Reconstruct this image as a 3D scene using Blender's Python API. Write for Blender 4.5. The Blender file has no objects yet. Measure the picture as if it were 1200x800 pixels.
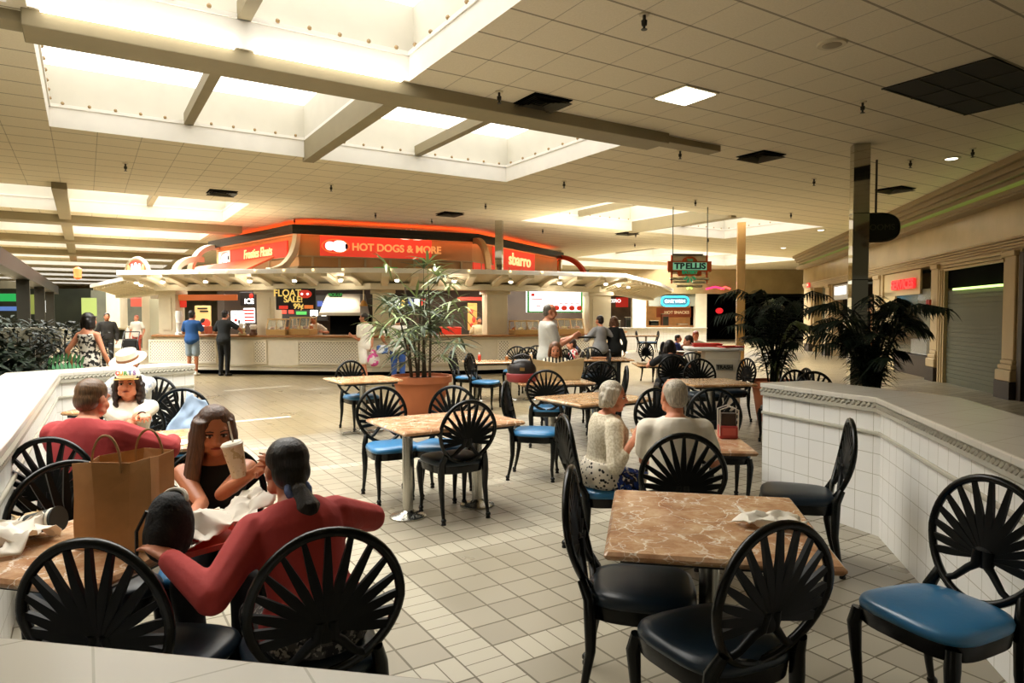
import bpy, math, random
from mathutils import Vector, Matrix
import bmesh
R = math.radians
rnd = random.Random(7)
scn = bpy.context.scene
COL = scn.collection

# ------------------------------------------------------------------ camera and places
FPX, EYE, PITCH = 800.0, 1.6, math.atan(30/800)
CP, SP = math.cos(PITCH), math.sin(PITCH)
CEIL = 4.45
def at(u, v, z=0.0):
    """the point of the place at height z that the photograph shows at (u, v)"""
    dx, dy = (u-600)/FPX, -(v-400)/FPX
    d = Vector((dx, CP+dy*SP, -SP+dy*CP))
    return Vector((0, 0, EYE)) + d*((z-EYE)/d.z)
def aty(u, v, y):
    dx, dy = (u-600)/FPX, -(v-400)/FPX
    d = Vector((dx, CP+dy*SP, -SP+dy*CP))
    return Vector((0, 0, EYE)) + d*(y/d.y)
def head(deg):
    return Vector((math.sin(R(deg)), math.cos(R(deg)), 0))
MALL, DIAG = 12.5, -32.0
EA, EB = head(DIAG), head(DIAG+90)
def ab(a, b, z=0.0):
    return EA*a + EB*b + Vector((0, 0, z))

cam = bpy.data.cameras.new('camera'); camo = bpy.data.objects.new('camera', cam); COL.objects.link(camo)
cam.sensor_width = 36; cam.lens = 24; cam.clip_end = 300; cam.clip_start = 0.05
camo.location = (0, 0, EYE); camo.rotation_euler = (math.pi/2-PITCH, 0, 0)
scn.camera = camo
scn.view_settings.view_transform = 'Standard'; scn.view_settings.look = 'None'
scn.view_settings.gamma = 1.0; scn.view_settings.use_curve_mapping = False
scn.view_settings.exposure = 0.24
try:
    scn.cycles.use_denoising = True
    scn.cycles.max_bounces = 8; scn.cycles.diffuse_bounces = 5; scn.cycles.glossy_bounces = 4
    scn.cycles.sample_clamp_indirect = 6.0
    scn.cycles.caustics_reflective = False; scn.cycles.caustics_refractive = False
except Exception:
    pass

# ------------------------------------------------------------------ materials
def lin(c):
    if isinstance(c, str):
        c = [int(c[i:i+2], 16)/255 for i in (0, 2, 4)]
    return tuple((x/12.92 if x <= .04045 else ((x+.055)/1.055)**2.4) for x in c[:3]) + (1,)
MATS = {}
def mat(name, col='808080', rough=.6, metal=0.0, emit=None, es=0.0, var=0.0, vscale=8.0, bump=0.0, bscale=60.0, spec=.5, coat=0.0, alpha=1.0, trans=0.0):
    if name in MATS: return MATS[name]
    m = bpy.data.materials.new(name); m.use_nodes = True
    nt = m.node_tree; b = nt.nodes['Principled BSDF']
    b.inputs['Base Color'].default_value = lin(col)
    b.inputs['Roughness'].default_value = rough; b.inputs['Metallic'].default_value = metal
    b.inputs['Specular IOR Level'].default_value = spec
    b.inputs['Coat Weight'].default_value = coat
    b.inputs['Alpha'].default_value = alpha
    b.inputs['Transmission Weight'].default_value = trans
    if emit:
        b.inputs['Emission Color'].default_value = lin(emit); b.inputs['Emission Strength'].default_value = es
    if var or bump:
        tc = nt.nodes.new('ShaderNodeTexCoord')
        if var:
            n = nt.nodes.new('ShaderNodeTexNoise'); n.inputs['Scale'].default_value = vscale; n.inputs['Detail'].default_value = 4
            nt.links.new(tc.outputs['Object'], n.inputs['Vector'])
            hs = nt.nodes.new('ShaderNodeHueSaturation'); hs.inputs['Color'].default_value = lin(col)
            mr = nt.nodes.new('ShaderNodeMapRange'); mr.inputs[1].default_value = .3; mr.inputs[2].default_value = .7
            mr.inputs[3].default_value = 1-var; mr.inputs[4].default_value = 1+var
            nt.links.new(n.outputs['Fac'], mr.inputs[0]); nt.links.new(mr.outputs[0], hs.inputs['Value'])
            nt.links.new(hs.outputs['Color'], b.inputs['Base Color'])
        if bump:
            n2 = nt.nodes.new('ShaderNodeTexNoise'); n2.inputs['Scale'].default_value = bscale; n2.inputs['Detail'].default_value = 3
            nt.links.new(tc.outputs['Object'], n2.inputs['Vector'])
            bp = nt.nodes.new('ShaderNodeBump'); bp.inputs['Strength'].default_value = bump; bp.inputs['Distance'].default_value = .02
            nt.links.new(n2.outputs['Fac'], bp.inputs['Height']); nt.links.new(bp.outputs['Normal'], b.inputs['Normal'])
    MATS[name] = m
    return m
class NT:
    """small helper for longer node trees"""
    def __init__(s, name, rough=.5, spec=.5):
        s.m = bpy.data.materials.new(name); s.m.use_nodes = True; s.t = s.m.node_tree
        s.b = s.t.nodes['Principled BSDF']; s.b.inputs['Roughness'].default_value = rough; s.b.inputs['Specular IOR Level'].default_value = spec
        MATS[name] = s.m
    def n(s, typ, **kw):
        nd = s.t.nodes.new(typ)
        for k, v in kw.items():
            if k.startswith('i'):
                nd.inputs[int(k[1:])].default_value = v
            else: setattr(nd, k, v)
        return nd
    def l(s, a, b): s.t.links.new(a, b)
    def math(s, op, a, b=None, c=None):
        nd = s.t.nodes.new('ShaderNodeMath'); nd.operation = op
        for i, x in enumerate((a, b, c)):
            if x is None: continue
            if isinstance(x, (int, float)): nd.inputs[i].default_value = x
            else: s.l(x, nd.inputs[i])
        return nd.outputs[0]
    def mix(s, fac, c1, c2):
        nd = s.t.nodes.new('ShaderNodeMix'); nd.data_type = 'RGBA'
        if isinstance(fac, (int, float)): nd.inputs[0].default_value = fac
        else: s.l(fac, nd.inputs[0])
        for i, c in ((6, c1), (7, c2)):
            if isinstance(c, (tuple, str)): nd.inputs[i].default_value = lin(c) if isinstance(c, str) else c
            else: s.l(c, nd.inputs[i])
        return nd.outputs[2]
    def bump(s, h, strength=.3, dist=.01):
        nd = s.n('ShaderNodeBump'); nd.inputs['Strength'].default_value = strength; nd.inputs['Distance'].default_value = dist
        s.l(h, nd.inputs['Height']); s.l(nd.outputs['Normal'], s.b.inputs['Normal'])

def floor_material():
    k = NT('floor_tiles', .32)
    ge = k.n('ShaderNodeNewGeometry')
    mp = k.n('ShaderNodeMapping'); mp.vector_type = 'POINT'
    k.l(ge.outputs['Position'], mp.inputs['Vector'])
    mp.inputs['Rotation'].default_value = (0, 0, R(DIAG))     # x along EB, y along EA
    T = .2095
    p = Vector((-.095, 3.259, 0))                             # a corner where two bands of half tiles meet
    mp.inputs['Location'].default_value = (-(p @ EB)+T*40, -(p @ EA)+T*40, 0); GOFF = -(p @ EA)+T*40
    sx = k.n('ShaderNodeSeparateXYZ'); k.l(mp.outputs[0], sx.inputs[0])
    X = k.math('DIVIDE', sx.outputs[0], T); Y = k.math('DIVIDE', sx.outputs[1], T)
    fx = k.math('FLOOR', X); fy = k.math('FLOOR', Y)
    mx = k.math('FLOORED_MODULO', k.math('ADD', fx, 100*7+BX), 7); my = k.math('FLOORED_MODULO', k.math('ADD', fy, 100*7+BY), 7)
    bandx = k.math('COMPARE', mx, 0, .5)      # column of half tiles running along EA
    bandy = k.math('COMPARE', my, 0, .5)
    # half tiles: in a column running along EA the joint lies across it
    Y2 = k.math('MULTIPLY', Y, k.math('ADD', bandx, 1)); X2 = k.math('MULTIPLY', X, k.math('ADD', k.math('MULTIPLY', bandy, k.math('SUBTRACT', 1, bandx)), 1))
    def edge(v, w):
        f = k.math('FRACT', v); d = k.math('MINIMUM', f, k.math('SUBTRACT', 1, f))
        return k.math('LESS_THAN', d, w)
    g = k.math('MAXIMUM', edge(X2, .028), edge(Y2, .028))
    cid = k.n('ShaderNodeCombineXYZ'); k.l(k.math('FLOOR', X2), cid.inputs[0]); k.l(k.math('FLOOR', Y2), cid.inputs[1])
    wn = k.n('ShaderNodeTexWhiteNoise'); wn.noise_dimensions = '2D'; k.l(cid.outputs[0], wn.inputs['Vector'])
    ns = k.n('ShaderNodeTexNoise'); ns.inputs['Scale'].default_value = 1.3; ns.inputs['Detail'].default_value = 5; k.l(ge.outputs['Position'], ns.inputs['Vector'])
    tone = k.math('ADD', k.math('MULTIPLY', wn.outputs['Value'], .5), k.math('MULTIPLY', ns.outputs['Fac'], .5))
    tile = k.mix(tone, '827a68', '9d9583')
    band = k.math('MAXIMUM', bandx, bandy)
    tile = k.mix(k.math('MULTIPLY', band, .75), tile, 'ada693')
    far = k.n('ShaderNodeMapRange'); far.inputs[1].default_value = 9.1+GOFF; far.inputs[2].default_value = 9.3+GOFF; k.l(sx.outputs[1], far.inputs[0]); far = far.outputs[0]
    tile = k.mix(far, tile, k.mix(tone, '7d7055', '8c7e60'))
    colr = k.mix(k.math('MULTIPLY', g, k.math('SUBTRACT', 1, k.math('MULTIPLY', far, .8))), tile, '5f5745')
    k.l(colr, k.b.inputs['Base Color'])
    k.l(k.math('ADD', k.math('MULTIPLY', g, .35), k.math('ADD', .22, k.math('MULTIPLY', ns.outputs['Fac'], .16))), k.b.inputs['Roughness'])
    k.bump(k.math('SUBTRACT', 1, g), .35, .004)
    return k.m
BX, BY = 3, 3

def ceiling_material():
    k = NT('ceiling_tiles', .95, .1)
    ge = k.n('ShaderNodeNewGeometry')
    mp = k.n('ShaderNodeMapping'); k.l(ge.outputs['Position'], mp.inputs['Vector'])
    mp.inputs['Rotation'].default_value = (0, 0, R(DIAG)); mp.inputs['Location'].default_value = (-6.32+61, -6.08+61, 0)
    sx = k.n('ShaderNodeSeparateXYZ'); k.l(mp.outputs[0], sx.inputs[0])
    def edge(v, size, w):
        f = k.math('FRACT', k.math('DIVIDE', v, size)); d = k.math('MINIMUM', f, k.math('SUBTRACT', 1, f))
        return k.math('LESS_THAN', d, w/size)
    g1 = edge(sx.outputs[1], .61, .014); g2 = edge(sx.outputs[0], .61, .006)
    n = k.n('ShaderNodeTexNoise'); n.inputs['Scale'].default_value = 55; n.inputs['Detail'].default_value = 6; k.l(ge.outputs['Position'], n.inputs['Vector'])
    n2 = k.n('ShaderNodeTexNoise'); n2.inputs['Scale'].default_value = .35; k.l(ge.outputs['Position'], n2.inputs['Vector'])
    base = k.mix(n.outputs['Fac'], 'd6cdb6', 'f0e8d4')
    base = k.mix(k.math('MULTIPLY', n2.outputs['Fac'], .35), base, 'd2c8b0')
    c = k.mix(k.math('MULTIPLY', g2, .5), base, '6e6552'); c = k.mix(k.math('MULTIPLY', g1, .65), c, '5c5342')
    k.l(c, k.b.inputs['Base Color'])
    k.bump(k.math('ADD', n.outputs['Fac'], k.math('MULTIPLY', g1, -3)), .25, .006)
    return k.m

def white_tile_material(name='white_wall_tiles', c1='ecebe6', c2='f5f4f0', size=.152):
    k = NT(name, .22)
    tc = k.n('ShaderNodeTexCoord'); sx = k.n('ShaderNodeSeparateXYZ'); k.l(tc.outputs['UV'], sx.inputs[0])
    def edge(v, size, w):
        f = k.math('FRACT', k.math('DIVIDE', v, size)); d = k.math('MINIMUM', f, k.math('SUBTRACT', 1, f))
        return k.math('LESS_THAN', d, w/size)
    g = k.math('MAXIMUM', edge(sx.outputs[0], size, .0022), edge(sx.outputs[1], size, .0022))
    n = k.n('ShaderNodeTexNoise'); n.inputs['Scale'].default_value = 3; k.l(tc.outputs['Object'], n.inputs['Vector'])
    k.l(k.mix(g, k.mix(n.outputs['Fac'], c1, c2), 'b9b5a6'), k.b.inputs['Base Color'])
    k.bump(k.math('SUBTRACT', 1, g), .3, .003)
    return k.m

def marble_material(name, dark, mid, light, vein):
    k = NT(name, .16)
    tc = k.n('ShaderNodeTexCoord')
    n0 = k.n('ShaderNodeTexNoise'); n0.inputs['Scale'].default_value = 5; n0.inputs['Detail'].default_value = 8; k.l(tc.outputs['Object'], n0.inputs['Vector'])
    md = k.n('ShaderNodeMix'); md.data_type = 'RGBA'; md.blend_type = 'LINEAR_LIGHT'; md.inputs[0].default_value = .16
    k.l(tc.outputs['Object'], md.inputs[6]); k.l(n0.outputs['Color'], md.inputs[7])
    vo = k.n('ShaderNodeTexVoronoi'); vo.feature = 'DISTANCE_TO_EDGE'; vo.inputs['Scale'].default_value = 4.2; k.l(md.outputs[2], vo.inputs['Vector'])
    vo2 = k.n('ShaderNodeTexVoronoi'); vo2.feature = 'DISTANCE_TO_EDGE'; vo2.inputs['Scale'].default_value = 10.5; k.l(md.outputs[2], vo2.inputs['Vector'])
    n1 = k.n('ShaderNodeTexNoise'); n1.inputs['Scale'].default_value = 9; n1.inputs['Detail'].default_value = 8; n1.inputs['Roughness'].default_value = .7; k.l(tc.outputs['Object'], n1.inputs['Vector'])
    cr = k.n('ShaderNodeValToRGB'); e = cr.color_ramp.elements
    e[0].position = .32; e[0].color = lin(dark); e[1].position = .68; e[1].color = lin(light)
    em = cr.color_ramp.elements.new(.5); em.color = lin(mid)
    k.l(n1.outputs['Fac'], cr.inputs[0])
    v1 = k.math('MULTIPLY', k.math('LESS_THAN', vo.outputs['Distance'], .012), n0.outputs['Fac'])
    v2 = k.math('MULTIPLY', k.math('LESS_THAN', vo2.outputs['Distance'], .022), k.math('GREATER_THAN', n0.outputs['Fac'], .53))
    v = k.math('MINIMUM', k.math('ADD', k.math('MULTIPLY', v1, 1.3), k.math('MULTIPLY', v2, .5)), 1)
    n3 = k.n('ShaderNodeTexNoise'); n3.inputs['Scale'].default_value = 2.2; n3.inputs['Detail'].default_value = 6; n3.inputs['Distortion'].default_value = 1.5; k.l(tc.outputs['Object'], n3.inputs['Vector'])
    hz = k.n('ShaderNodeMapRange'); hz.inputs[1].default_value = .5; hz.inputs[2].default_value = .75; hz.inputs[4].default_value = .6; k.l(n3.outputs['Fac'], hz.inputs[0])
    k.l(k.mix(v, k.mix(hz.outputs[0], cr.outputs['Color'], light), vein), k.b.inputs['Base Color'])
    return k.m

def lattice_material():
    k = NT('white_lattice', .5)
    tc = k.n('ShaderNodeTexCoord'); sx = k.n('ShaderNodeSeparateXYZ'); k.l(tc.outputs['UV'], sx.inputs[0])
    u = k.math('DIVIDE', k.math('ADD', sx.outputs[0], sx.outputs[1]), .085); w = k.math('DIVIDE', k.math('SUBTRACT', sx.outputs[0], sx.outputs[1]), .085)
    hole = k.math('MULTIPLY', k.math('GREATER_THAN', k.math('FRACT', u), .42), k.math('GREATER_THAN', k.math('FRACT', w), .42))
    k.l(k.mix(hole, 'efe9db', '9d9684'), k.b.inputs['Base Color'])
    k.bump(k.math('SUBTRACT', 1, hole), .5, .01)
    return k.m

# ------------------------------------------------------------------ mesh helpers
class MB:
    def __init__(s): s.v, s.f, s.uv = [], [], {}
    def add(s, vs, fs, M=None):
        o = len(s.v)
        s.v += [tuple((M @ Vector(p)) if M is not None else p) for p in vs]
        s.f += [tuple(i+o for i in f) for f in fs]
        return s
    def box(s, c, size, rz=0.0, M=None, bev=0.0):
        x, y, z = (q/2 for q in size)
        T = Matrix.Translation(c) @ Matrix.Rotation(rz, 4, 'Z')
        if M is not None: T = M @ T
        if bev <= 0:
            vs = [(-x,-y,-z),(x,-y,-z),(x,y,-z),(-x,y,-z),(-x,-y,z),(x,-y,z),(x,y,z),(-x,y,z)]
            fs = [(3,2,1,0),(4,5,6,7),(0,1,5,4),(1,2,6,5),(2,3,7,6),(3,0,4,7)]
            return s.add(vs, fs, T)
        b = min(bev, x*.9, y*.9, z*.9); r = []
        for zz, k in ((-z, b), (-z+b, 0), (z-b, 0), (z, b)):
            X, Y = x-k, y-k; c2 = b*.6 if k == 0 else b*.3
            r.append([(-X+c2,-Y,zz),(X-c2,-Y,zz),(X,-Y+c2,zz),(X,Y-c2,zz),(X-c2,Y,zz),(-X+c2,Y,zz),(-X,Y-c2,zz),(-X,-Y+c2,zz)])
        return s.rings(r, True, True, T)
    def rings(s, rs, cap0=True, cap1=True, M=None, closed=True):
        n = len(rs[0]); vs = [p for r in rs for p in r]; fs = []
        for i in range(len(rs)-1):
            for j in range(n if closed else n-1):
                a, b = i*n+j, i*n+(j+1) % n
                fs.append((a, b, b+n, a+n))
        if cap0: fs.append(tuple(range(n-1, -1, -1)))
        if cap1: fs.append(tuple((len(rs)-1)*n+j for j in range(n)))
        return s.add(vs, fs, M)
    def lathe(s, prof, c=(0,0,0), n=24, M=None, sx=1.0, sy=1.0):
        rs = [[(c[0]+r*sx*math.cos(2*math.pi*j/n), c[1]+r*sy*math.sin(2*math.pi*j/n), c[2]+z) for j in range(n)] for r, z in prof]
        return s.rings(rs, True, True, M)
    def tube(s, path, r, n=8, closed=False, M=None, flat=1.0, up=None):
        P = [Vector(p) for p in path]; rs = []; m = len(P)
        prev = None
        for i in range(m):
            if closed: d = P[(i+1) % m]-P[i-1]
            else: d = P[min(i+1, m-1)]-P[max(i-1, 0)]
            d = d.normalized() if d.length > 1e-9 else Vector((0,0,1))
            if up is not None:
                x = d.cross(Vector(up))
                if x.length < 1e-6: x = d.orthogonal()
            elif prev is None: x = d.orthogonal()
            else:
                x = prev-d*prev.dot(d)
                if x.length < 1e-6: x = d.orthogonal()
            x = x.normalized(); prev = x; y = d.cross(x)
            rr = r[i] if isinstance(r, (list, tuple)) else r
            rs.append([tuple(P[i]+x*rr*math.cos(2*math.pi*j/n)+y*rr*flat*math.sin(2*math.pi*j/n)) for j in range(n)])
        if closed: rs.append(rs[0])
        return s.rings(rs, not closed, not closed, M)
    def ell(s, c, r, M=None, n=14, m=9):
        if isinstance(r, (int, float)): r = (r, r, r)
        rs = []
        for i in range(1, m):
            t = math.pi*i/m
            rs.append([(c[0]+r[0]*math.sin(t)*math.cos(2*math.pi*j/n), c[1]+r[1]*math.sin(t)*math.sin(2*math.pi*j/n), c[2]-r[2]*math.cos(t)) for j in range(n)])
        return s.rings(rs, True, True, M)
    def prism(s, out, z0, z1, M=None):
        """outline (x, y) lifted from z0 to z1; polygon may be concave"""
        n = len(out)
        area = sum(out[i][0]*out[(i+1) % n][1]-out[(i+1) % n][0]*out[i][1] for i in range(n))
        if area < 0: out = out[::-1]
        vs = [(x, y, z0) for x, y in out]+[(x, y, z1) for x, y in out]
        fs = [tuple(range(n-1, -1, -1)), tuple(range(n, 2*n))]+[(i, (i+1) % n, n+(i+1) % n, n+i) for i in range(n)]
        return s.add(vs, fs, M)
    def build(s, name, m, parent=None, smooth=False, angle=40, bevel=0.0, uvbox=False):
        me = bpy.data.meshes.new(name); me.from_pydata(s.v, [], s.f); me.validate(); me.update()
        if m is not None:
            for q in (m if isinstance(m, (list, tuple)) else [m]): me.materials.append(q)
        if uvbox: box_uv(me)
        o = bpy.data.objects.new(name, me); COL.objects.link(o)
        if parent is not None: o.parent = parent
        if bevel:
            b = o.modifiers.new('bevel', 'BEVEL'); b.width = bevel; b.segments = 2; b.limit_method = 'ANGLE'; b.angle_limit = R(35)
        if smooth:
            for p in me.polygons: p.use_smooth = True
            if angle < 180:
                try: me.set_sharp_from_angle(angle=R(angle))
                except Exception: pass
        return o
def box_uv(me):
    """metric wall coordinates: u along the wall, v up (or the plan on level faces)"""
    uv = me.uv_layers.new(name='UVMap')
    for p in me.polygons:
        n = p.normal
        t = Vector((-n.y, n.x, 0))
        t = t.normalized() if t.length > .3 else None
        for li in p.loop_indices:
            q = me.vertices[me.loops[li].vertex_index].co
            uv.data[li].uv = (q.dot(t), q.z+.01) if t is not None else (q @ EA, q @ EB)
def tag(o, label, cat, group=None, kind=None):
    o['label'] = label; o['category'] = cat
    if group: o['group'] = group
    if kind: o['kind'] = kind
    return o
def thing(name, label, cat, loc=(0,0,0), rz=0.0, group=None):
    o = bpy.data.objects.new(name, None); COL.objects.link(o); o.empty_display_size = .1
    o.location = loc; o.rotation_euler = (0, 0, rz)
    return tag(o, label, cat, group)
def struct(o):
    o['kind'] = 'structure'; return o
def dup(root, loc, rz, label=None, group=None):
    r = root.copy(); COL.objects.link(r); r.location = loc; r.rotation_euler = (0, 0, rz)
    if label: r['label'] = label
    if group: r['group'] = group
    for ch in list(root.children):
        c = ch.copy(); COL.objects.link(c); c.parent = r
        for g in ch.children:
            d = g.copy(); COL.objects.link(d); d.parent = c
    return r
def lettering(txt, m, size, parent=None, loc=(0,0,0), rot=(math.pi/2,0,0), ext=.006, align='CENTER', name='lettering', sx=1.0, shear=0.0, off=0.0):
    cu = bpy.data.curves.new(name, 'FONT'); cu.body = txt; cu.size = size; cu.extrude = ext
    cu.align_x = align; cu.align_y = 'CENTER'; cu.shear = shear; cu.offset = off
    tmp = bpy.data.objects.new(name, cu); COL.objects.link(tmp)
    dg = bpy.context.evaluated_depsgraph_get(); dg.update()
    me = bpy.data.meshes.new_from_object(tmp.evaluated_get(dg))
    bpy.data.objects.remove(tmp)
    for v in me.vertices: v.co.x *= sx
    me.materials.clear(); me.materials.append(m)
    o = bpy.data.objects.new(name, me); COL.objects.link(o)
    o.location = loc; o.rotation_euler = rot
    if parent is not None: o.parent = parent
    return o
# ------------------------------------------------------------------ shared materials
M_cream = mat('cream_paint', 'cbc1a6', .55, var=.05, vscale=3)
M_white = mat('white_paint', 'e6e3dc', .5, var=.03, vscale=4)
M_well = mat('skylight_well_paint', 'd0ccbf', .8, var=.03, vscale=3)
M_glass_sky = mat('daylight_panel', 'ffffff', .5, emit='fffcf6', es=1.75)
M_tube = mat('lit_tube', 'ffffff', .5, emit='fff8ea', es=7.0)
M_bulb = mat('clear_bulb', 'a08458', .15, coat=.5)
M_beam = mat('taupe_paint', '8f8468', .7, var=.05, vscale=3)
M_dark = mat('dark_void', '060705', .95, spec=.05)
M_black = mat('black_metal', '0e110f', .35)
M_chrome = mat('chrome', 'b4b1a8', .25, 1.0)
M_mirror = mat('mirror', 'b9b5a8', .04, 1.0)
M_bronze = mat('dark_bronze', '2c2a22', .4, .5)
M_tilew = white_tile_material()
M_cap = white_tile_material('white_cap_tiles', 'd2cec2', 'dbd7cc', .30)
M_lat = lattice_material()
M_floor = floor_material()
M_ceil = ceiling_material()
M_marble = marble_material('rose_marble', '96694a', 'b98d68', 'd3b592', 'efe4d2')
M_marble2 = marble_material('tan_marble', '9a7048', 'b98d60', 'd2b088', 'eadfc8')
M_wood = mat('counter_wood', '9a6a3c', .4, var=.12, vscale=6)

# ------------------------------------------------------------------ floor
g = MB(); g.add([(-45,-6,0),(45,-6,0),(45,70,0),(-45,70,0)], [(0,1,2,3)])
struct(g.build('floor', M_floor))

# ------------------------------------------------------------------ ceiling with skylight openings
SKY = [(8.38,12.5,-.4,3.42),(8.38,12.5,3.58,7.66),(3.9,7.8,-.4,3.4),(3.9,7.8,-4.6,-.55),
       (13.35,17.35,11.15,15.6),(13.35,17.35,15.74,20.1),
       (18.35,22.3,-.33,3.6),(18.35,22.3,-4.4,-.5),(18.35,22.3,-8.6,-4.56),
       (24.55,28.2,-.33,3.72),(24.55,28.2,-4.4,-.5),(24.55,28.2,-8.6,-4.56),
       (30.9,34.1,-.33,3.85),(30.9,34.1,-4.4,-.5),(30.9,34.1,-8.6,-4.56),
       (36.8,40.2,-.33,3.9),(36.8,40.2,-4.4,-.5),(36.8,40.2,-12.6,-4.56),
       (43,46,-6,4),(43,46,-16,-6.2),(49,52,-6,4),(49,52,-16,-6.2),(55,58,-6,4),(55,58,-16,-6.2),(62,65,-6,4),(62,65,-16,-6.2),(69,72,-6,4),(69,72,-18,-6.2),
       (21.3,26.6,20.3,25.4),(21.3,26.6,25.6,30.9),(28.2,31,20.3,31)]
A0, A1, B0, B1 = -30.0, 80.0, -56.0, 56.0
sa = sorted({A0, A1} | {q for s in SKY for q in s[:2]}); sb = sorted({B0, B1} | {q for s in SKY for q in s[2:]})
g = MB(); idx = {}
def cv(a, b):
    if (a, b) not in idx:
        idx[(a, b)] = len(g.v); g.v.append(tuple(ab(a, b, CEIL)))
    return idx[(a, b)]
for i in range(len(sa)-1):
    for j in range(len(sb)-1):
        ca, cb = (sa[i]+sa[i+1])/2, (sb[j]+sb[j+1])/2
        if any(s[0] < ca < s[1] and s[2] < cb < s[3] for s in SKY): continue
        g.f.append((cv(sa[i], sb[j]), cv(sa[i+1], sb[j]), cv(sa[i+1], sb[j+1]), cv(sa[i], sb[j+1])))
struct(g.build('ceiling', M_ceil))
roof = MB(); roof.add([tuple(ab(a, b, CEIL+2.2)) for a, b in ((A0,B0),(A1,B0),(A1,B1),(A0,B1))], [(0,1,2,3)])

MBOX = Matrix.Rotation(R(-DIAG), 4, 'Z')           # local x along EB, y along EA
def abox(mb, a0, a1, b0, b1, z0, z1):
    p = ab((a0+a1)/2, (b0+b1)/2, (z0+z1)/2)
    mb.box(p, (abs(b1-b0), abs(a1-a0), z1-z0), R(-DIAG))
SKYW = 250
sky_lab = {0:'large skylight bay over the brown haired diners, left of the long beam end', 1:'skylight bay ending in a point right of the cross beam', 2:'skylight bay at the top edge with a bulb ledge',
           4:'skylight bay left of the mid ceiling divider near the hanging green sign', 5:'skylight bay right of the mid ceiling divider near the mirrored post'}
for i, (a0, a1, b0, b1) in enumerate(SKY):
    near = i < 6
    hc = .32; hw = .95
    w = MB(); t = .05
    # curb below the ledge
    abox(w, a0-t, a0, b0-t, b1+t, CEIL, CEIL+hc); abox(w, a1, a1+t, b0-t, b1+t, CEIL, CEIL+hc)
    abox(w, a0, a1, b0-t, b0, CEIL, CEIL+hc); abox(w, a0, a1, b1, b1+t, CEIL, CEIL+hc)
    e = .10
    root = w.build('skylight', M_white)
    root['kind'] = 'structure'
    lab = sky_lab.get(i)
    u = MB()
    A_0, A_1, B_0, B_1 = a0-e, a1+e, b0-e, b1+e
    if near and i in (0, 1, 2, 3): pass
    abox(u, A_0-t, A_0, B_0-t, B_1+t, CEIL+hc, CEIL+hw); abox(u, A_1, A_1+t, B_0-t, B_1+t, CEIL+hc, CEIL+hw)
    abox(u, A_0, A_1, B_0-t, B_0, CEIL+hc, CEIL+hw); abox(u, A_0, A_1, B_1, B_1+t, CEIL+hc, CEIL+hw)
    u.build('upper_wall', M_well, root)
    l = MB()
    for (p, q, r_, s_) in ((A_0, a0+.02, B_0, B_1), (a1-.02, A_1, B_0, B_1), (A_0, A_1, B_0, b0+.02), (A_0, A_1, b1-.02, B_1)):
        abox(l, p, q, r_, s_, CEIL+hc-.02, CEIL+hc+.03)
    l.build('ledge', M_white, root)
    gl = MB(); abox(gl, A_0, A_1, B_0, B_1, CEIL+hw, CEIL+hw+.04)
    gl.build('daylight_pane', M_glass_sky, root)
    if a0 < 35:
        cm = MB(); bm_ = (b0+b1)/2
        abox(cm, a0, a1, bm_-.07, bm_+.07, CEIL+hc-.02, CEIL+hc+.16)
        cm.build('cross_bar', M_beam, root)
        rl = MB(); am = a0+(a1-a0)*.52
        rl.tube([ab(am, b0+.1, CEIL+hc+.5), ab(am, b1-.35, CEIL+hc+.5)], .03, 8)
        rl.build('rod', M_beam, root)
    if a0 < 42:
        sl = bpy.data.lights.new('daylight', 'AREA'); sl.shape = 'RECTANGLE'; sl.size = (b1-b0)*.9; sl.size_y = (a1-a0)*.9
        sl.energy = SKYW*(b1-b0)*(a1-a0)/16*(.82 if i < 4 else 2.1); sl.color = lin('f9f7f1')[:3]; sl.spread = R(118 if i < 4 else 145)
        so = bpy.data.objects.new('daylight', sl); COL.objects.link(so); so.location = ab((a0+a1)/2, (b0+b1)/2, CEIL+.03); so.rotation_euler = (0, 0, R(-DIAG))
    if near:
        spots = []
        n = 11
        for k_ in range(n):
            f = (k_+.5)/n
            spots += [(a1-.02, b0+(b1-b0)*f)]
        for k_ in range(9):
            f = (k_+.5)/9
            if i in (1, 2, 5): spots.append((a0+(a1-a0)*f, b1-.02))
            if i in (0, 4): spots.append((a0+(a1-a0)*f, b0+.02))
        for (a, b) in spots:
            bl = MB(); bl.ell(ab(a, b, CEIL+hc+.045), .026, n=8, m=6); bl.build('bulb', M_bulb, root, smooth=True)
# long soffit beam with strip lights on it
bb = MB(); abox(bb, 7.84, 8.34, -.45, 7.8, CEIL-.16, CEIL+.1); abox(bb, 7.95, 8.23, -9, 9.1, CEIL-.10, CEIL+.02)
beam = struct(bb.build('beam', M_beam, bevel=.01))
for s in ((-.3, 1.4), (1.6, 3.3)):
    q = MB(); abox(q, 7.74, 7.82, s[0], s[1], CEIL-.02, CEIL+.06); st = q.build('strip_lamp', M_tube)
    tag(st, 'long lit strip lamp on top of the ceiling beam, ' + ('left one of the two' if s[0] < 0 else 'right one of the two'), 'lamp', 'strip lamps on the ceiling beam')
for n_, (a0, a1, b0, b1) in enumerate(((22.5,24.4,-12,4.3),(28.4,30.7,-12,4.4),(34.3,36.6,-14,4.4))):
    q = MB(); abox(q, (a0+a1)/2-.35, (a0+a1)/2+.35, b0, b1, CEIL-.22, CEIL+.0); struct(q.build('beam', M_beam))
for b_ in (-.42, -4.48):
    q = MB(); abox(q, 17.6, 40.5, b_-.14, b_+.14, CEIL-.14, CEIL+.02); struct(q.build('beam', M_beam))
for b_, a0, a1 in ((3.5, 8.3, 12.6), (15.67, 13.2, 17.5)):
    q = MB(); abox(q, a0, a1, b_-.1, b_+.1, CEIL-.06, CEIL+.3); struct(q.build('beam', M_beam))

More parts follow.
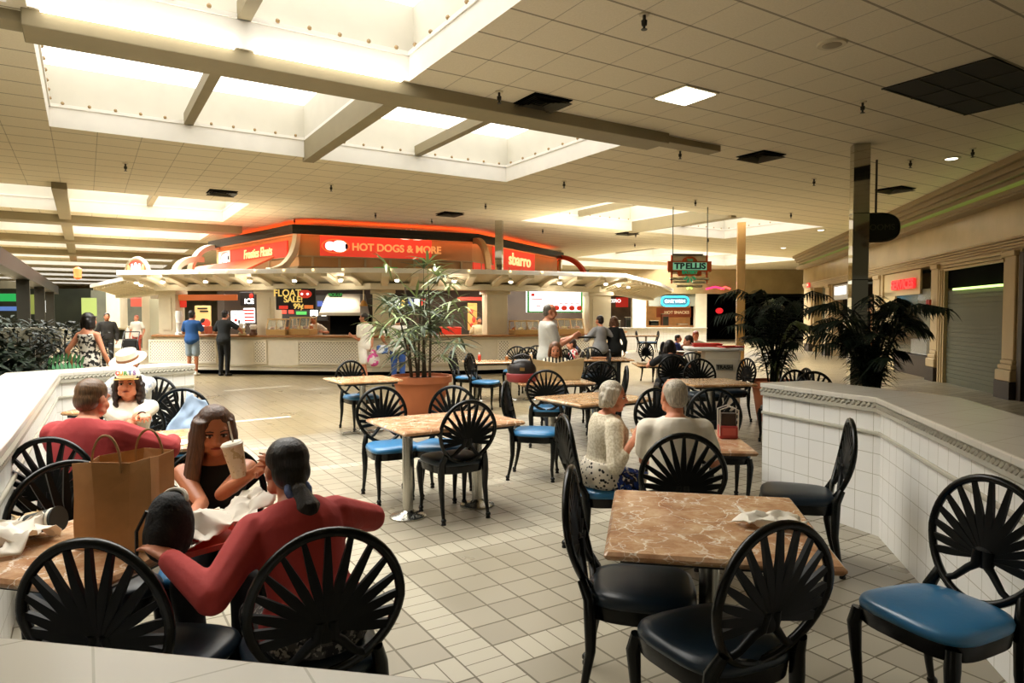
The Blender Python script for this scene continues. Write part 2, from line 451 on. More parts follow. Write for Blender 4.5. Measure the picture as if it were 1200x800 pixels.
# ------------------------------------------------------------------ low tiled walls (three fenced edges of the seating)
def low_wall(name, pts, thick, h=1.0, side=1):
    """pts: inner face line on plan; thick to the outside"""
    P = [Vector((p[0], p[1], 0)) for p in pts]; n = len(P)
    def off(d):
        out = []
        for i in range(n):
            ds = []
            if i > 0: ds.append((P[i]-P[i-1]).normalized())
            if i < n-1: ds.append((P[i+1]-P[i]).normalized())
            ns = [Vector((-q.y, q.x, 0))*side for q in ds]
            m = sum(ns, Vector((0,0,0))).normalized()
            out.append(P[i]+m*(d/max(.3, m.dot(ns[0]))))
        return out
    def strip(d0, d1, z0, z1):
        a, b = off(d0), off(d1); m = MB()
        rs = [[tuple(a[i]+Vector((0,0,z0))), tuple(b[i]+Vector((0,0,z0))), tuple(b[i]+Vector((0,0,z1))), tuple(a[i]+Vector((0,0,z1)))] for i in range(n)]
        m.rings(rs); return m
    w = strip(0, thick, 0, h-.02).build(name, M_tilew, uvbox=True); w['kind'] = 'structure'
    strip(-.035, thick+.035, h-.03, h+.012).build('cap', M_cap, w, uvbox=True, bevel=.008)
    strip(-.03, 0, h-.10, h-.06).build('cap_moulding', M_cap, w, bevel=.008)
    strip(-.022, 0, h-.265, h-.235).build('rail_moulding', M_cap, w, bevel=.01)
    ro = MB(); a = off(-.026)
    for i in range(n-1):                               # rope moulding under the cap
        L = (a[i+1]-a[i]).length; k = int(L/.045)
        for j in range(k):
            p = a[i].lerp(a[i+1], (j+.5)/k); d = (a[i+1]-a[i]).normalized()
            ro.tube([p-d*.02+Vector((0,0,h-.058)), p+d*.02+Vector((0,0,h-.032))], .014, 6)
    ro.build('rope_moulding', M_cap, w, smooth=True)
    return w
low_wall('wall_right', [(2.22,6.02),(2.66,4.9),(2.12,2.75),(1.58,.6)], .52, side=1)
low_wall('wall_left', [(-1.3,1.28),(-2.47,3.29),(-4.72,7.05),(-3.9,8.35)], .42, side=1)
low_wall('wall_front', [(-.1,1.05),(-1.5,1.30)], .34, side=1)
# ------------------------------------------------------------------ storefront wall on the right
WO, WD = Vector((9.6, 13, 0)), head(MALL)
WN = Vector((-WD.y, WD.x, 0))                                     # into the mall
WRZ = math.atan2(WD.y, WD.x)
def wp(s, out, z): return WO + WD*s + WN*out + Vector((0, 0, z))
def wbox(mb, s0, s1, o0, o1, z0, z1, bev=0.0):
    mb.box(wp((s0+s1)/2, (o0+o1)/2, (z0+z1)/2), (s1-s0, o1-o0, z1-z0), WRZ, bev=bev); return mb
M_front = mat('storefront_cream', 'b7a17a', .5, var=.05, vscale=2)
M_fascia = mat('glossy_fascia', 'a8946c', .22, .25, var=.12, vscale=1.5, bump=.05, bscale=3)
M_cornice = mat('cornice_paint', '8f7c5c', .6)
M_interior = mat('dim_shop_wall', '6d6a52', .8, var=.15, vscale=2)
M_shutter = mat('shutter_grey', '5d5f4d', .6, .2)
M_plinth = mat('dark_plinth', '2b2017', .5)
M_green_lamp = mat('green_cove_tube', 'c8e6a0', .5, emit='b6e07a', es=2.6)
w = MB(); wbox(w, -14, 20.2, -.4, 0, 2.86, CEIL)
for s0, s1 in ((-.15, .55), (3.45, 4.3), (8.2, 9.2), (14.6, 15.8), (18.0, 20.2)): wbox(w, s0, s1, -.4, 0, 0, 2.86)
wbox(w, -14, -6, -.4, 0, 0, 2.86)
wr = struct(w.build('wall_right_side', M_front)); wr.name = 'wall_east'
m = MB(); wbox(m, -14, 20.2, .0, .04, 3.1, 3.86); struct(m.build('trim_1', M_fascia, bevel=.01))
# stepped cornice with a lit cove
m = MB()
for k, (o, z0, z1) in enumerate(((.55, 4.33, 4.45), (.45, 4.22, 4.33), (.38, 4.13, 4.22), (.28, 4.04, 4.13))): wbox(m, -14, 20.2, 0, o, z0, z1)
wbox(m, -14, 20.2, .30, .36, 3.84, 3.93); wbox(m, -14, 20.2, 0, .34, 3.80, 3.84)
struct(m.build('trim_2', M_cornice, bevel=.01))
m = MB(); wbox(m, -13, 19.5, .12, .17, 3.86, 3.90); c = m.build('cove_tube', M_green_lamp); tag(c, 'green glowing tube in the cove below the right cornice', 'lamp')
m = MB()
for k in range(4): wbox(m, -14, 20.2, .0, .09-.02*k, 3.06-.055*k, 3.10-.055*k)
struct(m.build('trim_3', M_front, bevel=.006))
# pillars with flared bases and plinths
def pillar(s0, s1, out):
    m = MB(); wbox(m, s0, s1, 0, out, .75, 2.86, .02); o = m.build('pillar', M_front); o['kind'] = 'structure'
    b = MB()
    for e, z0, z1 in ((.03, .66, .75), (.06, .56, .66), (.09, .34, .56)): wbox(b, s0-e, s1+e, 0, out+e, z0, z1, .02)
    b.build('flared_base', M_front, o)
    p = MB(); wbox(p, s0-.10, s1+.10, 0, out+.10, 0, .34); p.build('plinth', M_plinth, o)
    c = MB(); wbox(c, s0-.05, s1+.05, 0, out+.05, 2.74, 2.86, .02); c.build('pillar_cap', M_front, o)
for a in ((-.02, .40, .05), (3.75, 4.1, .04), (8.4, 8.9, .04), (14.8, 15.4, .08), (18.2, 19.0, .08)): pillar(*a)
# stepped door casing
m = MB()
for k in range(3):
    wbox(m, .5+.0, 3.5, .0, .08-.025*k, 2.86-.07*k-.06, 2.86-.07*k); wbox(m, 3.52+.0-.07*k, 3.59-.07*k, -.08, .08-.025*k, 0, 2.7)
struct(m.build('door_1', M_front, bevel=.01))
# closed unit: dark header, grey roller shutter
m = MB(); wbox(m, .5, 3.45, -.10, -.06, 0, 2.2); 
for k in range(22): wbox(m, .5, 3.45, -.06, -.045, .08+k*.096, .15+k*.096)
sh = m.build('roller_shutter', M_shutter); tag(sh, 'grey closed roller shutter under a dark header beside the flared pillar', 'shutter')
m = MB(); wbox(m, .5, 3.45, -.09, -.05, 2.25, 2.86); struct(m.build('trim_4', M_dark))
m = MB(); wbox(m, .6, 2.9, -.03, .03, 2.19, 2.235); t = m.build('header_tube', M_green_lamp); tag(t, 'green glowing tube under the dark header of the closed shop', 'lamp')
# dark unit at the picture's right border
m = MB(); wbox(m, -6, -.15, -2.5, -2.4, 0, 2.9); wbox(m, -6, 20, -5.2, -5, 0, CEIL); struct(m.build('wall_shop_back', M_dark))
m = MB(); wbox(m, -.32, -.15, -.3, .05, 0, 2.8); wbox(m, -.55, -.42, -.3, .03, 0, 2.8); struct(m.build('trim_5', M_plinth, bevel=.01))
# window shop with the red sign
m = MB(); wbox(m, 4.3, 8.2, -1.1, -1.0, 0, 2.86); wbox(m, 4.2, 4.3, -2.6, -.3, 0, 2.86); wbox(m, 8.2, 8.3, -2.6, -.3, 0, 2.86)
struct(m.build('wall_shop_inner', mat('pale_shop_wall', 'a39a78', .8, var=.2, vscale=1.2)))
m = MB(); wbox(m, 5.2, 8.2, -.10, -.05, 2.18, 2.84); wbox(m, 7.2, 8.2, -.10, -.05, .0, 2.3); struct(m.build('trim_6', mat('pale_header', 'c3b085', .5)))
m = MB()
for z in (.9, 1.15, 1.4, 1.65, 1.9): wbox(m, 4.5, 5.6, -.98, -.7, z, z+.03)
sf = m.build('display_shelf', mat('pale_shelf', 'b9b28c', .5)); tag(sf, 'stack of pale shelves inside the shop window under the red sign', 'shelf')
m = MB(); wbox(m, 4.35, 7.15, -.12, -.08, .6, 2.3); struct(m.build('window_1', mat('shop_glass', '3a4236', .08, spec=.6, alpha=.35)))
m = MB(); wbox(m, 4.35, 7.15, -.3, -.06, 0, .55); struct(m.build('sill_1', M_plinth))
m = MB(); wbox(m, 5.7, 6.9, -.9, -.4, 0, .95); tb = m.build('display_table', M_white, bevel=.02); tag(tb, 'white display table in the shop window behind the dark palm', 'table')
M_red_neon = mat('red_lit_letters', 'e03434', .4, emit='e82c30', es=.85)
sg = thing('shop_sign', 'red lit letters SERVICES on a cream shop header', 'sign', wp(6.35, -.01, 2.47), WRZ+math.pi)
lettering('SERVICES', M_red_neon, .36, sg, (0, -.02, 0), ext=.03, sx=1.25, off=.016)
# dress shop
sg = thing('dress_shop_sign', 'grey sign board with white letters partly hidden by the mirrored post', 'sign', wp(12.1, .02, 2.5), WRZ+math.pi)
m = MB(); m.box((0, .03, 0), (4.4, .05, .56)); m.build('board', mat('sign_grey', 'a7a298', .5, emit='a7a298', es=.25), sg)
lettering('DRESS N', mat('white_letters', 'ffffff', .4, emit='ffffff', es=1.0), .42, sg, (-1.1, -.02, .04), ext=.02, off=.012)
m = MB(); wbox(m, 9.2, 14.6, -1.6, -1.5, 0, 2.86); wbox(m, 14.6, 14.7, -3.6, -.3, 0, 2.86); wbox(m, 9.1, 9.2, -3.6, -.3, 0, 2.86)
struct(m.build('wall_dress_shop', mat('dark_shop', '3a3226', .8)))
m = MB()
for s in (9.4, 10.5, 11.6): wbox(m, s, s+.09, -.12, -.04, 0, 2.2)
wbox(m, 9.4, 11.7, -.12, -.04, 1.75, 1.84); wbox(m, 9.4, 11.7, -.12, -.04, 2.1, 2.2)
struct(m.build('door_2', mat('door_wood', '7b4f2c', .5)))
def mannequin(s, o, h, dress, lab):
    t = thing('mannequin', lab, 'mannequin', wp(s, o, 0))
    m = MB(); m.lathe([(.16,0),(.16,.03),(.02,.04),(.02,.75)], n=12); m.build('stand', M_black, t)
    m = MB(); m.lathe([(.10,.75),(.19,.8),(.17,1.0),(.12,1.15),(.17,1.32),(.17,1.42),(.06,1.5),(.045,1.56)], n=16, sy=.7); m.build('torso', mat(dress, dress, .8), t, smooth=True)
    m = MB(); m.ell((0,0,1.68), (.075,.09,.115)); m.build('head', mat('mannequin_skin', 'cdbba4', .5), t, smooth=True)
mannequin(12.9, -.35, 1.7, 'b9635a', 'mannequin in a red top in the dress shop window')
mannequin(13.6, -.35, 1.7, 'c9c2ae', 'mannequin in a pale top in the dress shop window')
m = MB(); wbox(m, 15.8, 18, -.4, -.35, 0, 2.86); struct(m.build('wall_recess', M_interior))
ex = thing('exit_sign', 'small red exit sign above the far storefront pillar', 'sign', wp(18.6, .12, 3.0), WRZ+math.pi)
m = MB(); m.box((0,0,0), (.42,.06,.2)); m.build('case', mat('red_exit', 'd8392e', .5, emit='e03a2c', es=.7), ex)
lettering('EXIT', mat('exit_letters', 'ffd9c0', .5, emit='ffd9c0', es=.8), .13, ex, (0,-.04,0), ext=.004)
# alarm plate beside the window
al = MB(); wbox(al, 4.02, 4.12, .12, .17, 1.85, 2.0); wbox(al, 3.9, 3.98, .12, .17, 1.85, 2.0); o = al.build('alarm_box', mat('alarm_red', 'a8302a', .5)); tag(o, 'small red alarm box on the pillar beside the shop window', 'alarm')

# ------------------------------------------------------------------ far end: dark entrance, lit shops, low wall
YF = 42.0
def YF_(y): return y
def fbox(mb, u0, u1, z0, z1, y0, y1):
    x0, x1 = (u0-600)/800*YF_(y0), (u1-600)/800*YF_(y0)
    mb.box(((x0+x1)/2, (y0+y1)/2, (z0+z1)/2), (x1-x0, y1-y0, z1-z0)); return mb
m = MB(); fbox(m, 690, 960, 2.95, CEIL, YF, YF+.4); struct(m.build('wall_north', M_fascia))
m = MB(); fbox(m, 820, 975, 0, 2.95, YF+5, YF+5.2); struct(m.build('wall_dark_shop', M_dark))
m = MB()
for u0, u1 in ((815, 828), (741, 757), (690, 702)): fbox(m, u0, u1, 0, 2.95, YF, YF+.5)
struct(m.build('column_shopfront', M_cream))
m = MB(); fbox(m, 700, 828, 0, 1.0, 32.2, 32.5); lw = struct(m.build('wall_far_low', M_tilew, uvbox=True)); 
m2 = MB(); fbox(m2, 700, 829, 1.0, 1.05, 32.1, 32.6); m2.build('cap', M_cap, lw)
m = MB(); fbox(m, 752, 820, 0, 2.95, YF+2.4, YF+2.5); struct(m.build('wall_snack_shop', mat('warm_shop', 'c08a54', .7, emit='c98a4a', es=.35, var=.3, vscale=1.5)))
m = MB(); fbox(m, 690, 746, 0, 2.95, YF+2.6, YF+2.7); struct(m.build('wall_pizza_shop', mat('brown_shop', '5a4834', .8, var=.3, vscale=2)))
m = MB(); fbox(m, 760, 816, 2.2, 2.95, YF+.2, YF+.4); struct(m.build('trim_7', mat('grey_header', '8f907f', .5)))
def far_sign(name, lab, u, v, y, w_, h_, board, parts, em=.8):
    p = aty(u, v, y); t = thing(name, lab, 'sign', p)
    if board:
        m = MB(); m.box((0, .04, 0), (w_, .06, h_), bev=.02); m.build('board', mat('board_'+board, board, .5, emit=board, es=em), t)
    for txt, col, size, x, z, e in parts:
        lettering(txt, mat('letters_'+col, col, .5, emit=col, es=e), size, t, (x, -.01, z), ext=.012, off=.004)
    return t
s = far_sign('neon_sign', 'blue oval neon sign over the orange snack shop', 791, 353, YF-.1, 1.3, .42, None, [('ONE WISH', 'e8fbff', .26, 0, 0, 1.6)])
for sc_ in (1.0, .8):
    m = MB(); pts = []
    for k in range(32):
        t_ = 2*math.pi*k/32; cx = .55 if math.cos(t_) > 0 else -.55
        pts.append((cx+.31*sc_*math.cos(t_), -.03, .31*sc_*math.sin(t_)))
    m.tube(pts, .02, 6, closed=True); m.build('neon_ring', mat('cyan_neon', '35c8f0', .4, emit='22b8f0', es=1.3), s)
m = MB(); m.box((0,.05,0), (1.7,.04,.6)); m.build('backing', mat('sign_blue', '3a6f80', .5), s)
far_sign('pizza_sign', 'red sign board with white letters in the shop left of the neon oval', 729, 354, YF+2.3, .8, .64, 'c8281e', [('ZERO', 'ffffff', .3, -.46, .08, 1.2)], .3)
far_sign('menu_board', 'photo menu board above the orange snack counter', 793, 366, YF+2.2, 2.6, .62, 'a4502a', [('HOT SNACKS', 'f2d7a0', .26, 0, .0, .5)], .25)
for u, colr, w_ in ((779, 'd64ad8', .7), (772, 'e45ab0', .5), (838, 'ff2f6a', 1.1), (808, '9be05a', .3), (850, 'ff5a50', .6)):
    p = aty(u, 338, YF-.2); m = MB(); m.tube([p+Vector((-w_/2,0,-.03)), p+Vector((0,0,.1)), p+Vector((w_/2,0,-.02))], .055, 8)
    o = m.build('neon_tube', mat('neon_'+colr, colr, .4, emit=colr, es=1.8))
    tag(o, {'d64ad8':'violet neon arc left above the blue oval sign', 'e45ab0':'short pink neon arc beside the violet one', 'ff2f6a':'long pink red neon arc right of the green hanging sign', '9be05a':'small lime neon arc under the hanging sign', 'ff5a50':'coral neon arc beside the right mirrored post'}[colr], 'neon light')
rl = MB(); rl.ell(aty(843, 364, YF+4.6), (.26,.1,.2)); o = rl.build('red_light', M_red_neon); tag(o, 'small red light glowing in the dark entrance', 'light')
rl = MB(); rl.ell(aty(747, 351, YF+2.3), (.16,.1,.16)); o = rl.build('round_lamp', M_tube); tag(o, 'round white lamp in the shop left of the neon oval', 'lamp')
# shop fittings seen over the far low wall
def cabinet(u0, u1, v0, v1, y, m_, lab, name='display_case', cat='display case'):
    a, b = aty(u0, v1, y), aty(u1, v0, y); t = thing(name, lab, cat, ((a.x+b.x)/2, y, 0))
    wd, z0, z1 = b.x-a.x, max(0, a.z), b.z
    m = MB(); m.box((0, .25, (z0+z1)/2), (wd, .5, z1-z0), bev=.02); m.build('body', m_, t)
    m = MB(); m.box((0, -.01, z0+(z1-z0)*.65), (wd*.8, .03, (z1-z0)*.45)); m.build('front_panel', mat('case_glass', '2a2c24', .1), t)
    m = MB(); m.box((0, .25, z1+.02), (wd*1.04, .54, .04)); m.build('top', M_cream, t); return t
cabinet(776, 784, 368, 392, YF+1.2, mat('machine_red', '8a4a34', .5), 'small oven on the orange snack counter')
cabinet(762, 772, 376, 392, YF+1.1, M_dark, 'dark machine at the left of the snack counter')
cabinet(795, 806, 380, 396, YF+1.2, mat('machine_tan', 'b98a50', .5), 'tan warming case right of the small oven')
cabinet(717, 727, 376, 394, YF+1.4, mat('machine_grey', '77705c', .5), 'grey drink machine in the shop with the red sign board')
cabinet(733, 741, 372, 394, YF+1.4, mat('machine_dark', '2f2a22', .5), 'dark cooler right of the grey drink machine')
m = MB(); fbox(m, 757, 816, 0, 1.0, YF+1.0, YF+1.9); struct(m.build('trim_8', M_wood))
m = MB(); fbox(m, 690, 975, 2.97, 3.02, YF+.4, YF+5.2); fbox(m, 818, 822, 0, 2.95, YF+.5, YF+5); struct(m.build('ceiling_shop', M_dark))  # dark lid added to block skylight from the shops
# remote walls closing the hall
m = MB(); m.box((0, 66, 2.2), (130, .4, 4.6)); m.box((-42, 30, 2.2), (.4, 80, 4.6)); m.box((40, 20, 2.2), (.4, 90, 4.6)); struct(m.build('wall_far', mat('far_wall', '8d8468', .8, var=.3, vscale=.4)))
# ------------------------------------------------------------------ the food kiosk
class Seg:
    """a straight run on plan from P to Q as the diner sees it (left to right); local -y looks at the diner"""
    def __init__(s, P, Q):
        s.P, s.Q = Vector((P[0], P[1], 0)), Vector((Q[0], Q[1], 0)); s.d = (s.Q-s.P); s.L = s.d.length; s.d.normalize()
        s.n = Vector((s.d.y, -s.d.x, 0)); s.rz = math.atan2(s.d.y, s.d.x)
    def at(s, t, out=0.0, z=0.0): return s.P + s.d*t + s.n*out + Vector((0,0,z))
    def box(s, mb, t0, t1, o0, o1, z0, z1, bev=0.0):
        mb.box(s.at((t0+t1)/2, (o0+o1)/2, (z0+z1)/2), (t1-t0, o1-o0, z1-z0), s.rz, bev=bev); return mb
    def hit(s, u, out=0.0):
        """distance along the run where the photo's column u meets it"""
        k = (u-600)/800; P = s.P+s.n*out
        return (k*P.y-P.x)/(s.d.x-k*s.d.y)
def run(mb, pts, o0, o1, z0, z1):
    """mitred band along a polyline, o0..o1 outwards"""
    P = [Vector((p[0], p[1], 0)) for p in pts]; n = len(P)
    def off(d, i):
        ds = []
        if i > 0: ds.append((P[i]-P[i-1]).normalized())
        if i < n-1: ds.append((P[i+1]-P[i]).normalized())
        ns = [Vector((q.y, -q.x, 0)) for q in ds]; m_ = sum(ns, Vector((0,0,0))).normalized()
        return P[i]+m_*(d/max(.35, m_.dot(ns[0])))
    rs = []
    for i in range(n):
        a, b = off(o0, i), off(o1, i)
        if isinstance(z0, tuple): za0, zb0, za1, zb1 = z0[0], z0[1], z1[0], z1[1]
        else: za0 = zb0 = z0; za1 = zb1 = z1
        rs.append([(a.x,a.y,za0),(b.x,b.y,zb0),(b.x,b.y,zb1),(a.x,a.y,za1)])
    mb.rings(rs); return mb
CPT = [(-10.5,20.6),(-9.95,19.0),(-3.7,18.0),(-.9,18.6),(2.5,20.0),(3.9,23.5)]
M_counter = mat('counter_white', 'e6decb', .5, var=.03)
kc = thing('food_counter', 'long white food counter with lattice panels and wood top along the kiosk', 'counter', (0,0,0))
run(MB(), CPT, -.62, 0, .12, 1.02).build('body', M_counter, kc)
run(MB(), CPT, -.66, .07, 1.02, 1.08).build('wood_top', M_wood, kc, bevel=.01)
run(MB(), CPT, -.55, -.12, 0, .12).build('kick_plate', M_dark, kc)
run(MB(), CPT, 0, .02, .22, .27).build('base_moulding', M_cream, kc)
run(MB(), CPT, 0, .015, .95, .99).build('top_moulding', M_cream, kc)
S1, S2, S3 = Seg(CPT[1], CPT[2]), Seg(CPT[2], CPT[3]), Seg(CPT[3], CPT[4])
def lattice(S, u0, u1):
    t0, t1 = S.hit(u0), S.hit(u1)
    m = MB(); S.box(m, t0, t1, 0, .012, .34, .90); m.build('lattice_panel', M_lat, kc, uvbox=True)
    f = MB()
    for (a, b, z0, z1) in ((t0-.04, t1+.04, .90, .94), (t0-.04, t1+.04, .30, .34), (t0-.04, t0, .34, .90), (t1, t1+.04, .34, .90)):
        S.box(f, a, b, 0, .03, z0, z1)
    f.build('lattice_frame', M_counter, kc)
lattice(S1, 176, 252); lattice(S1, 298, 311); lattice(S1, 350, 419); lattice(S1, 424, 428); lattice(S2, 452, 545); lattice(S3, 584, 596); lattice(S3, 640, 690)
# piers standing behind the counter
def kpier(S, u0, u1, out=-.35, dep=.42):
    t0, t1 = S.hit(u0, out), S.hit(u1, out)
    m = MB(); S.box(m, t0, t1, out-dep, out, 0, 2.32, .015); o = m.build('column_kiosk', M_cream); o['kind'] = 'structure'
    m = MB(); S.box(m, t0-.06, t1+.06, out-dep-.06, out+.06, 2.2, 2.32, .015); m.build('column_cap', M_cream, o)
    m = MB(); S.box(m, t0+.12, t1-.12, out, out+.02, 1.2, 2.1); m.build('column_panel', M_cream, o)
kpier(S1, 186, 206); kpier(S1, 301, 322); kpier(S2, 437, 461); kpier(S3, 571, 595); kpier(S3, 690, 716)
# canopy: beam, sloping soffit with rafters, bulb rail
KAN = [(-15.6,26.8),(-10.9,21.0),(-9.95,18.9),(-3.7,17.85),(-.8,18.5),(2.6,20.0),(4.6,25.0),(6.5,31)]
can = thing('kiosk_canopy', 'cream trellis canopy with rafters running round the food kiosk', 'canopy', (0,0,0))
run(MB(), KAN, -.5, -.05, 2.30, 2.46).build('beam', M_cream, can)
run(MB(), KAN, -.4, .75, (2.44, 2.70), (2.50, 2.76)).build('soffit', M_cream, can)
run(MB(), KAN, .72, .80, 2.68, 2.80).build('top_rail', M_white, can, bevel=.01)
run(MB(), KAN, -.6, .74, 2.765, 2.80).build('deck', M_cream, can)
nr = 0
M_rafter = mat('rafter_paint', 'ddd2b6', .5)
spots = []
for i in range(len(KAN)-1):
    S = Seg(KAN[i], KAN[i+1]); k = int(S.L/.62)
    for j in range(k):
        t = S.L*(j+.5)/k; nr += 1
        mb = MB(); a, b = S.at(t, -.2), S.at(t, .70); w_ = S.d*.045
        prof = [(-.2, 2.36), (-.2, 2.5), (.72, 2.71), (.72, 2.60), (.55, 2.58), (.35, 2.53), (.15, 2.46), (0, 2.40)]
        r0 = [tuple(S.at(t-.09, o, z)) for o, z in prof]; r1 = [tuple(S.at(t+.09, o, z)) for o, z in prof]
        mb.rings([r0, r1]); mb.build('rafter', M_rafter, can)
        if j % 2 == 0: spots.append((S, t+.3))
bl = 0
for i in range(1, len(KAN)-2):
    S = Seg(KAN[i], KAN[i+1]); k = int(S.L/.75)
    for j in range(k):
        m = MB(); m.ell(S.at(S.L*(j+.5)/k, .83, 2.76), .03, n=8, m=6); m.build('bulb', mat('warm_bulb', 'ffe8b0', .4, emit='ffe0a0', es=2.0), can, smooth=True); bl += 1
SPL = []
for S, t in spots:
    p = S.at(t, .35, 2.50)
    if not (-11 < p.x < 4): continue
    th_ = thing('spot_lamp', 'small white spotlight between the canopy rafters of the kiosk', 'spotlight', p, S.rz, 'canopy spotlights')
    if len(SPL) < 40 and (len(SPL) % 2 == 0): 
        pl_ = bpy.data.lights.new('spot_bulb', 'POINT'); pl_.energy = 9; pl_.color = lin('fff2dc')[:3]; pl_.shadow_soft_size = .06
        po = bpy.data.objects.new('spot_bulb', pl_); COL.objects.link(po); po.location = p+Vector((0,-.12,-.12))
    SPL.append(1)
    m = MB(); m.tube([(0,0,.1),(0,-.02,.02)], [.035,.075], 10); m.build('shade', M_white, th_, smooth=True)
    m = MB(); m.ell((0,-.03,-.0), (.06,.06,.03), n=10, m=6); m.build('lens', mat('spot_lens', 'ffffff', .3, emit='fff4d8', es=6), th_, smooth=True)
# fascia with signs under the ceiling
FPT = [(-10.6,24.6),(-6.25,20.1),(-1.3,22.3),(1.9,28.8)]
M_peach = mat('peach_fascia', 'c0925e', .55, var=.06, vscale=2)
M_redpan = mat('red_sign_panel', 'd9402f', .5, emit='e0402c', es=.55)
fa = run(MB(), FPT, -.25, 0, 2.98, 4.08).build('wall_kiosk_fascia', M_peach); struct(fa)
run(MB(), FPT, 0, .06, 3.0, 3.06).build('lower_moulding', M_cornice, fa); run(MB(), FPT, 0, .05, 3.34, 3.38).build('middle_moulding', M_front, fa)
run(MB(), FPT, 0, .05, 3.98, 4.02).build('upper_moulding', M_front, fa)
run(MB(), FPT, -.15, .30, 4.08, 4.24).build('dark_band', M_bronze, fa, bevel=.01)
run(MB(), FPT, -.5, -.3, 4.10, 4.16).build('neon_cove', mat('orange_neon', 'ff6a30', .4, emit='ff5418', es=5.0), fa)
F1, F2, F3 = Seg(*FPT[0:2]), Seg(*FPT[1:3]), Seg(*FPT[2:4])
for S, k in ((F1, 5), (F2, 7), (F3, 7)):
    for j in range(k):
        m = MB(); S.box(m, S.L*(j+.5)/k-.03, S.L*(j+.5)/k+.03, 0, .07, 3.06, 3.34); m.build('rib', M_front, fa)
        m = MB(); p = S.at(S.L*(j+.5)/k, .26, 4.02); m.tube([p+Vector((0,0,.16)), p], .012, 6); m.build('hanger', M_cornice, fa)
M_let = mat('orange_letters', 'f0b070', .5, emit='f0a860', es=.55)
M_lety = mat('cream_letters', 'f5e6a8', .5, emit='f4e09a', es=.8)
M_wlit = mat('lit_white', 'ffffff', .4, emit='ffffff', es=1.8)
def emblem(parent, x, z, sc=1.0, ring=None):
    m = MB(); pts = [(x+.42*sc*math.cos(2*math.pi*k/32), -.03, z+.21*sc*math.sin(2*math.pi*k/32)) for k in range(32)]
    m.tube(pts, .016*sc, 6, closed=True); m.build('emblem_ring', ring or mat('ring_orange', 'e8783a', .5, emit='e8783a', es=.6), parent)
    for dx, dz, rx, rz_ in ((-.17, .0, .15, .14), (.12, .0, .24, .185)):
        m = MB(); m.ell((x+dx*sc, -.03, z+dz*sc), (rx*sc, .03, rz_*sc)); m.build('emblem_disc', M_wlit, parent, smooth=True)
    m = MB(); m.ell((x+.33*sc, -.035, z-.0*sc), (.05*sc, .03, .09*sc)); m.build('emblem_mark', mat('navy', '12233f', .5), parent, smooth=True)
def fsign(S, u0, u1, z0, z1, lab, pan):
    t0, t1 = S.hit(u0, .03), S.hit(u1, .03)
    t = thing('fascia_sign', lab, 'sign', S.at((t0+t1)/2, .03, (z0+z1)/2), S.rz)
    m = MB(); m.box((0,0,0), (t1-t0, .05, z1-z0), bev=.01); m.build('panel', pan, t); return t, t1-t0
t, L = fsign(F2, 376, 506, 3.38, 3.98, 'long red fascia sign HOT DOGS & MORE above the potted palm', M_redpan)
emblem(t, -L/2+.45, .0, .95); lettering('HOT DOGS & MORE', M_let, .31, t, (.62, -.035, -.01), sx=1.0, off=.008, ext=.012)
fan = MB()
for k in range(9):
    an = R(10+160*k/8); d = Vector((math.cos(an), 0, math.sin(an)*.75)); x = Vector((-d.z, 0, d.x)).normalized()
    b = Vector((1.05, -.04, .28)); q = [b+d*.06, b+d*.25+x*.03, b+d*.48, b+d*.25-x*.03]
    fan.rings([[tuple(v+Vector((0,-.01,0))) for v in q], [tuple(v+Vector((0,.01,0))) for v in q]])
fan.build('leaf_crest', mat('crest_white', 'f4efe0', .5, emit='f4efe0', es=.6), t)
t, L = fsign(F1, 258, 338, 3.36, 3.86, 'red and white fascia sign with oval emblem left of the corner bracket', M_redpan)
m = MB(); m.box((-L/2+.55, -.01, 0), (1.0, .05, .5)); m.build('white_panel', mat('sign_white', 'efe3dc', .5, emit='efe3dc', es=.4), t)
emblem(t, -L/2+.62, 0, .9, mat('ring_brown', '4a2a2a', .5)); lettering("Frosties Floats", M_lety, .42, t, (.62, -.035, .0), shear=.15, off=.004, ext=.012, sx=.86)
t, L = fsign(F3, 578, 626, 3.3, 3.98, 'red fascia sign with fat cream letters right of the thin mirrored post', M_redpan)
lettering('sbarro', M_lety, .62, t, (.35, -.035, .0), off=.008, ext=.02, sx=1.15)
m = MB(); run(m, FPT[2:], .02, .06, 3.02, 3.34); o = m.build('red_apron', M_redpan, fa)
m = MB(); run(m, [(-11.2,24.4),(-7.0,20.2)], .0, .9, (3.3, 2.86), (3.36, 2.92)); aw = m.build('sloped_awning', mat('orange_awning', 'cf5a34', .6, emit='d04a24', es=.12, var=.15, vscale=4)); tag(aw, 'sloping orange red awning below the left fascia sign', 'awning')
run(MB(), FPT, .26, .30, 3.97, 4.08).build('band_lip', M_bronze, fa)
run(MB(), FPT, .17, .20, 4.055, 4.078).build('front_neon', mat('front_neon', 'ff8a50', .4, emit='ff7a3c', es=14.0), fa)  # unseen glow strip added behind the lip to light the fascia orange
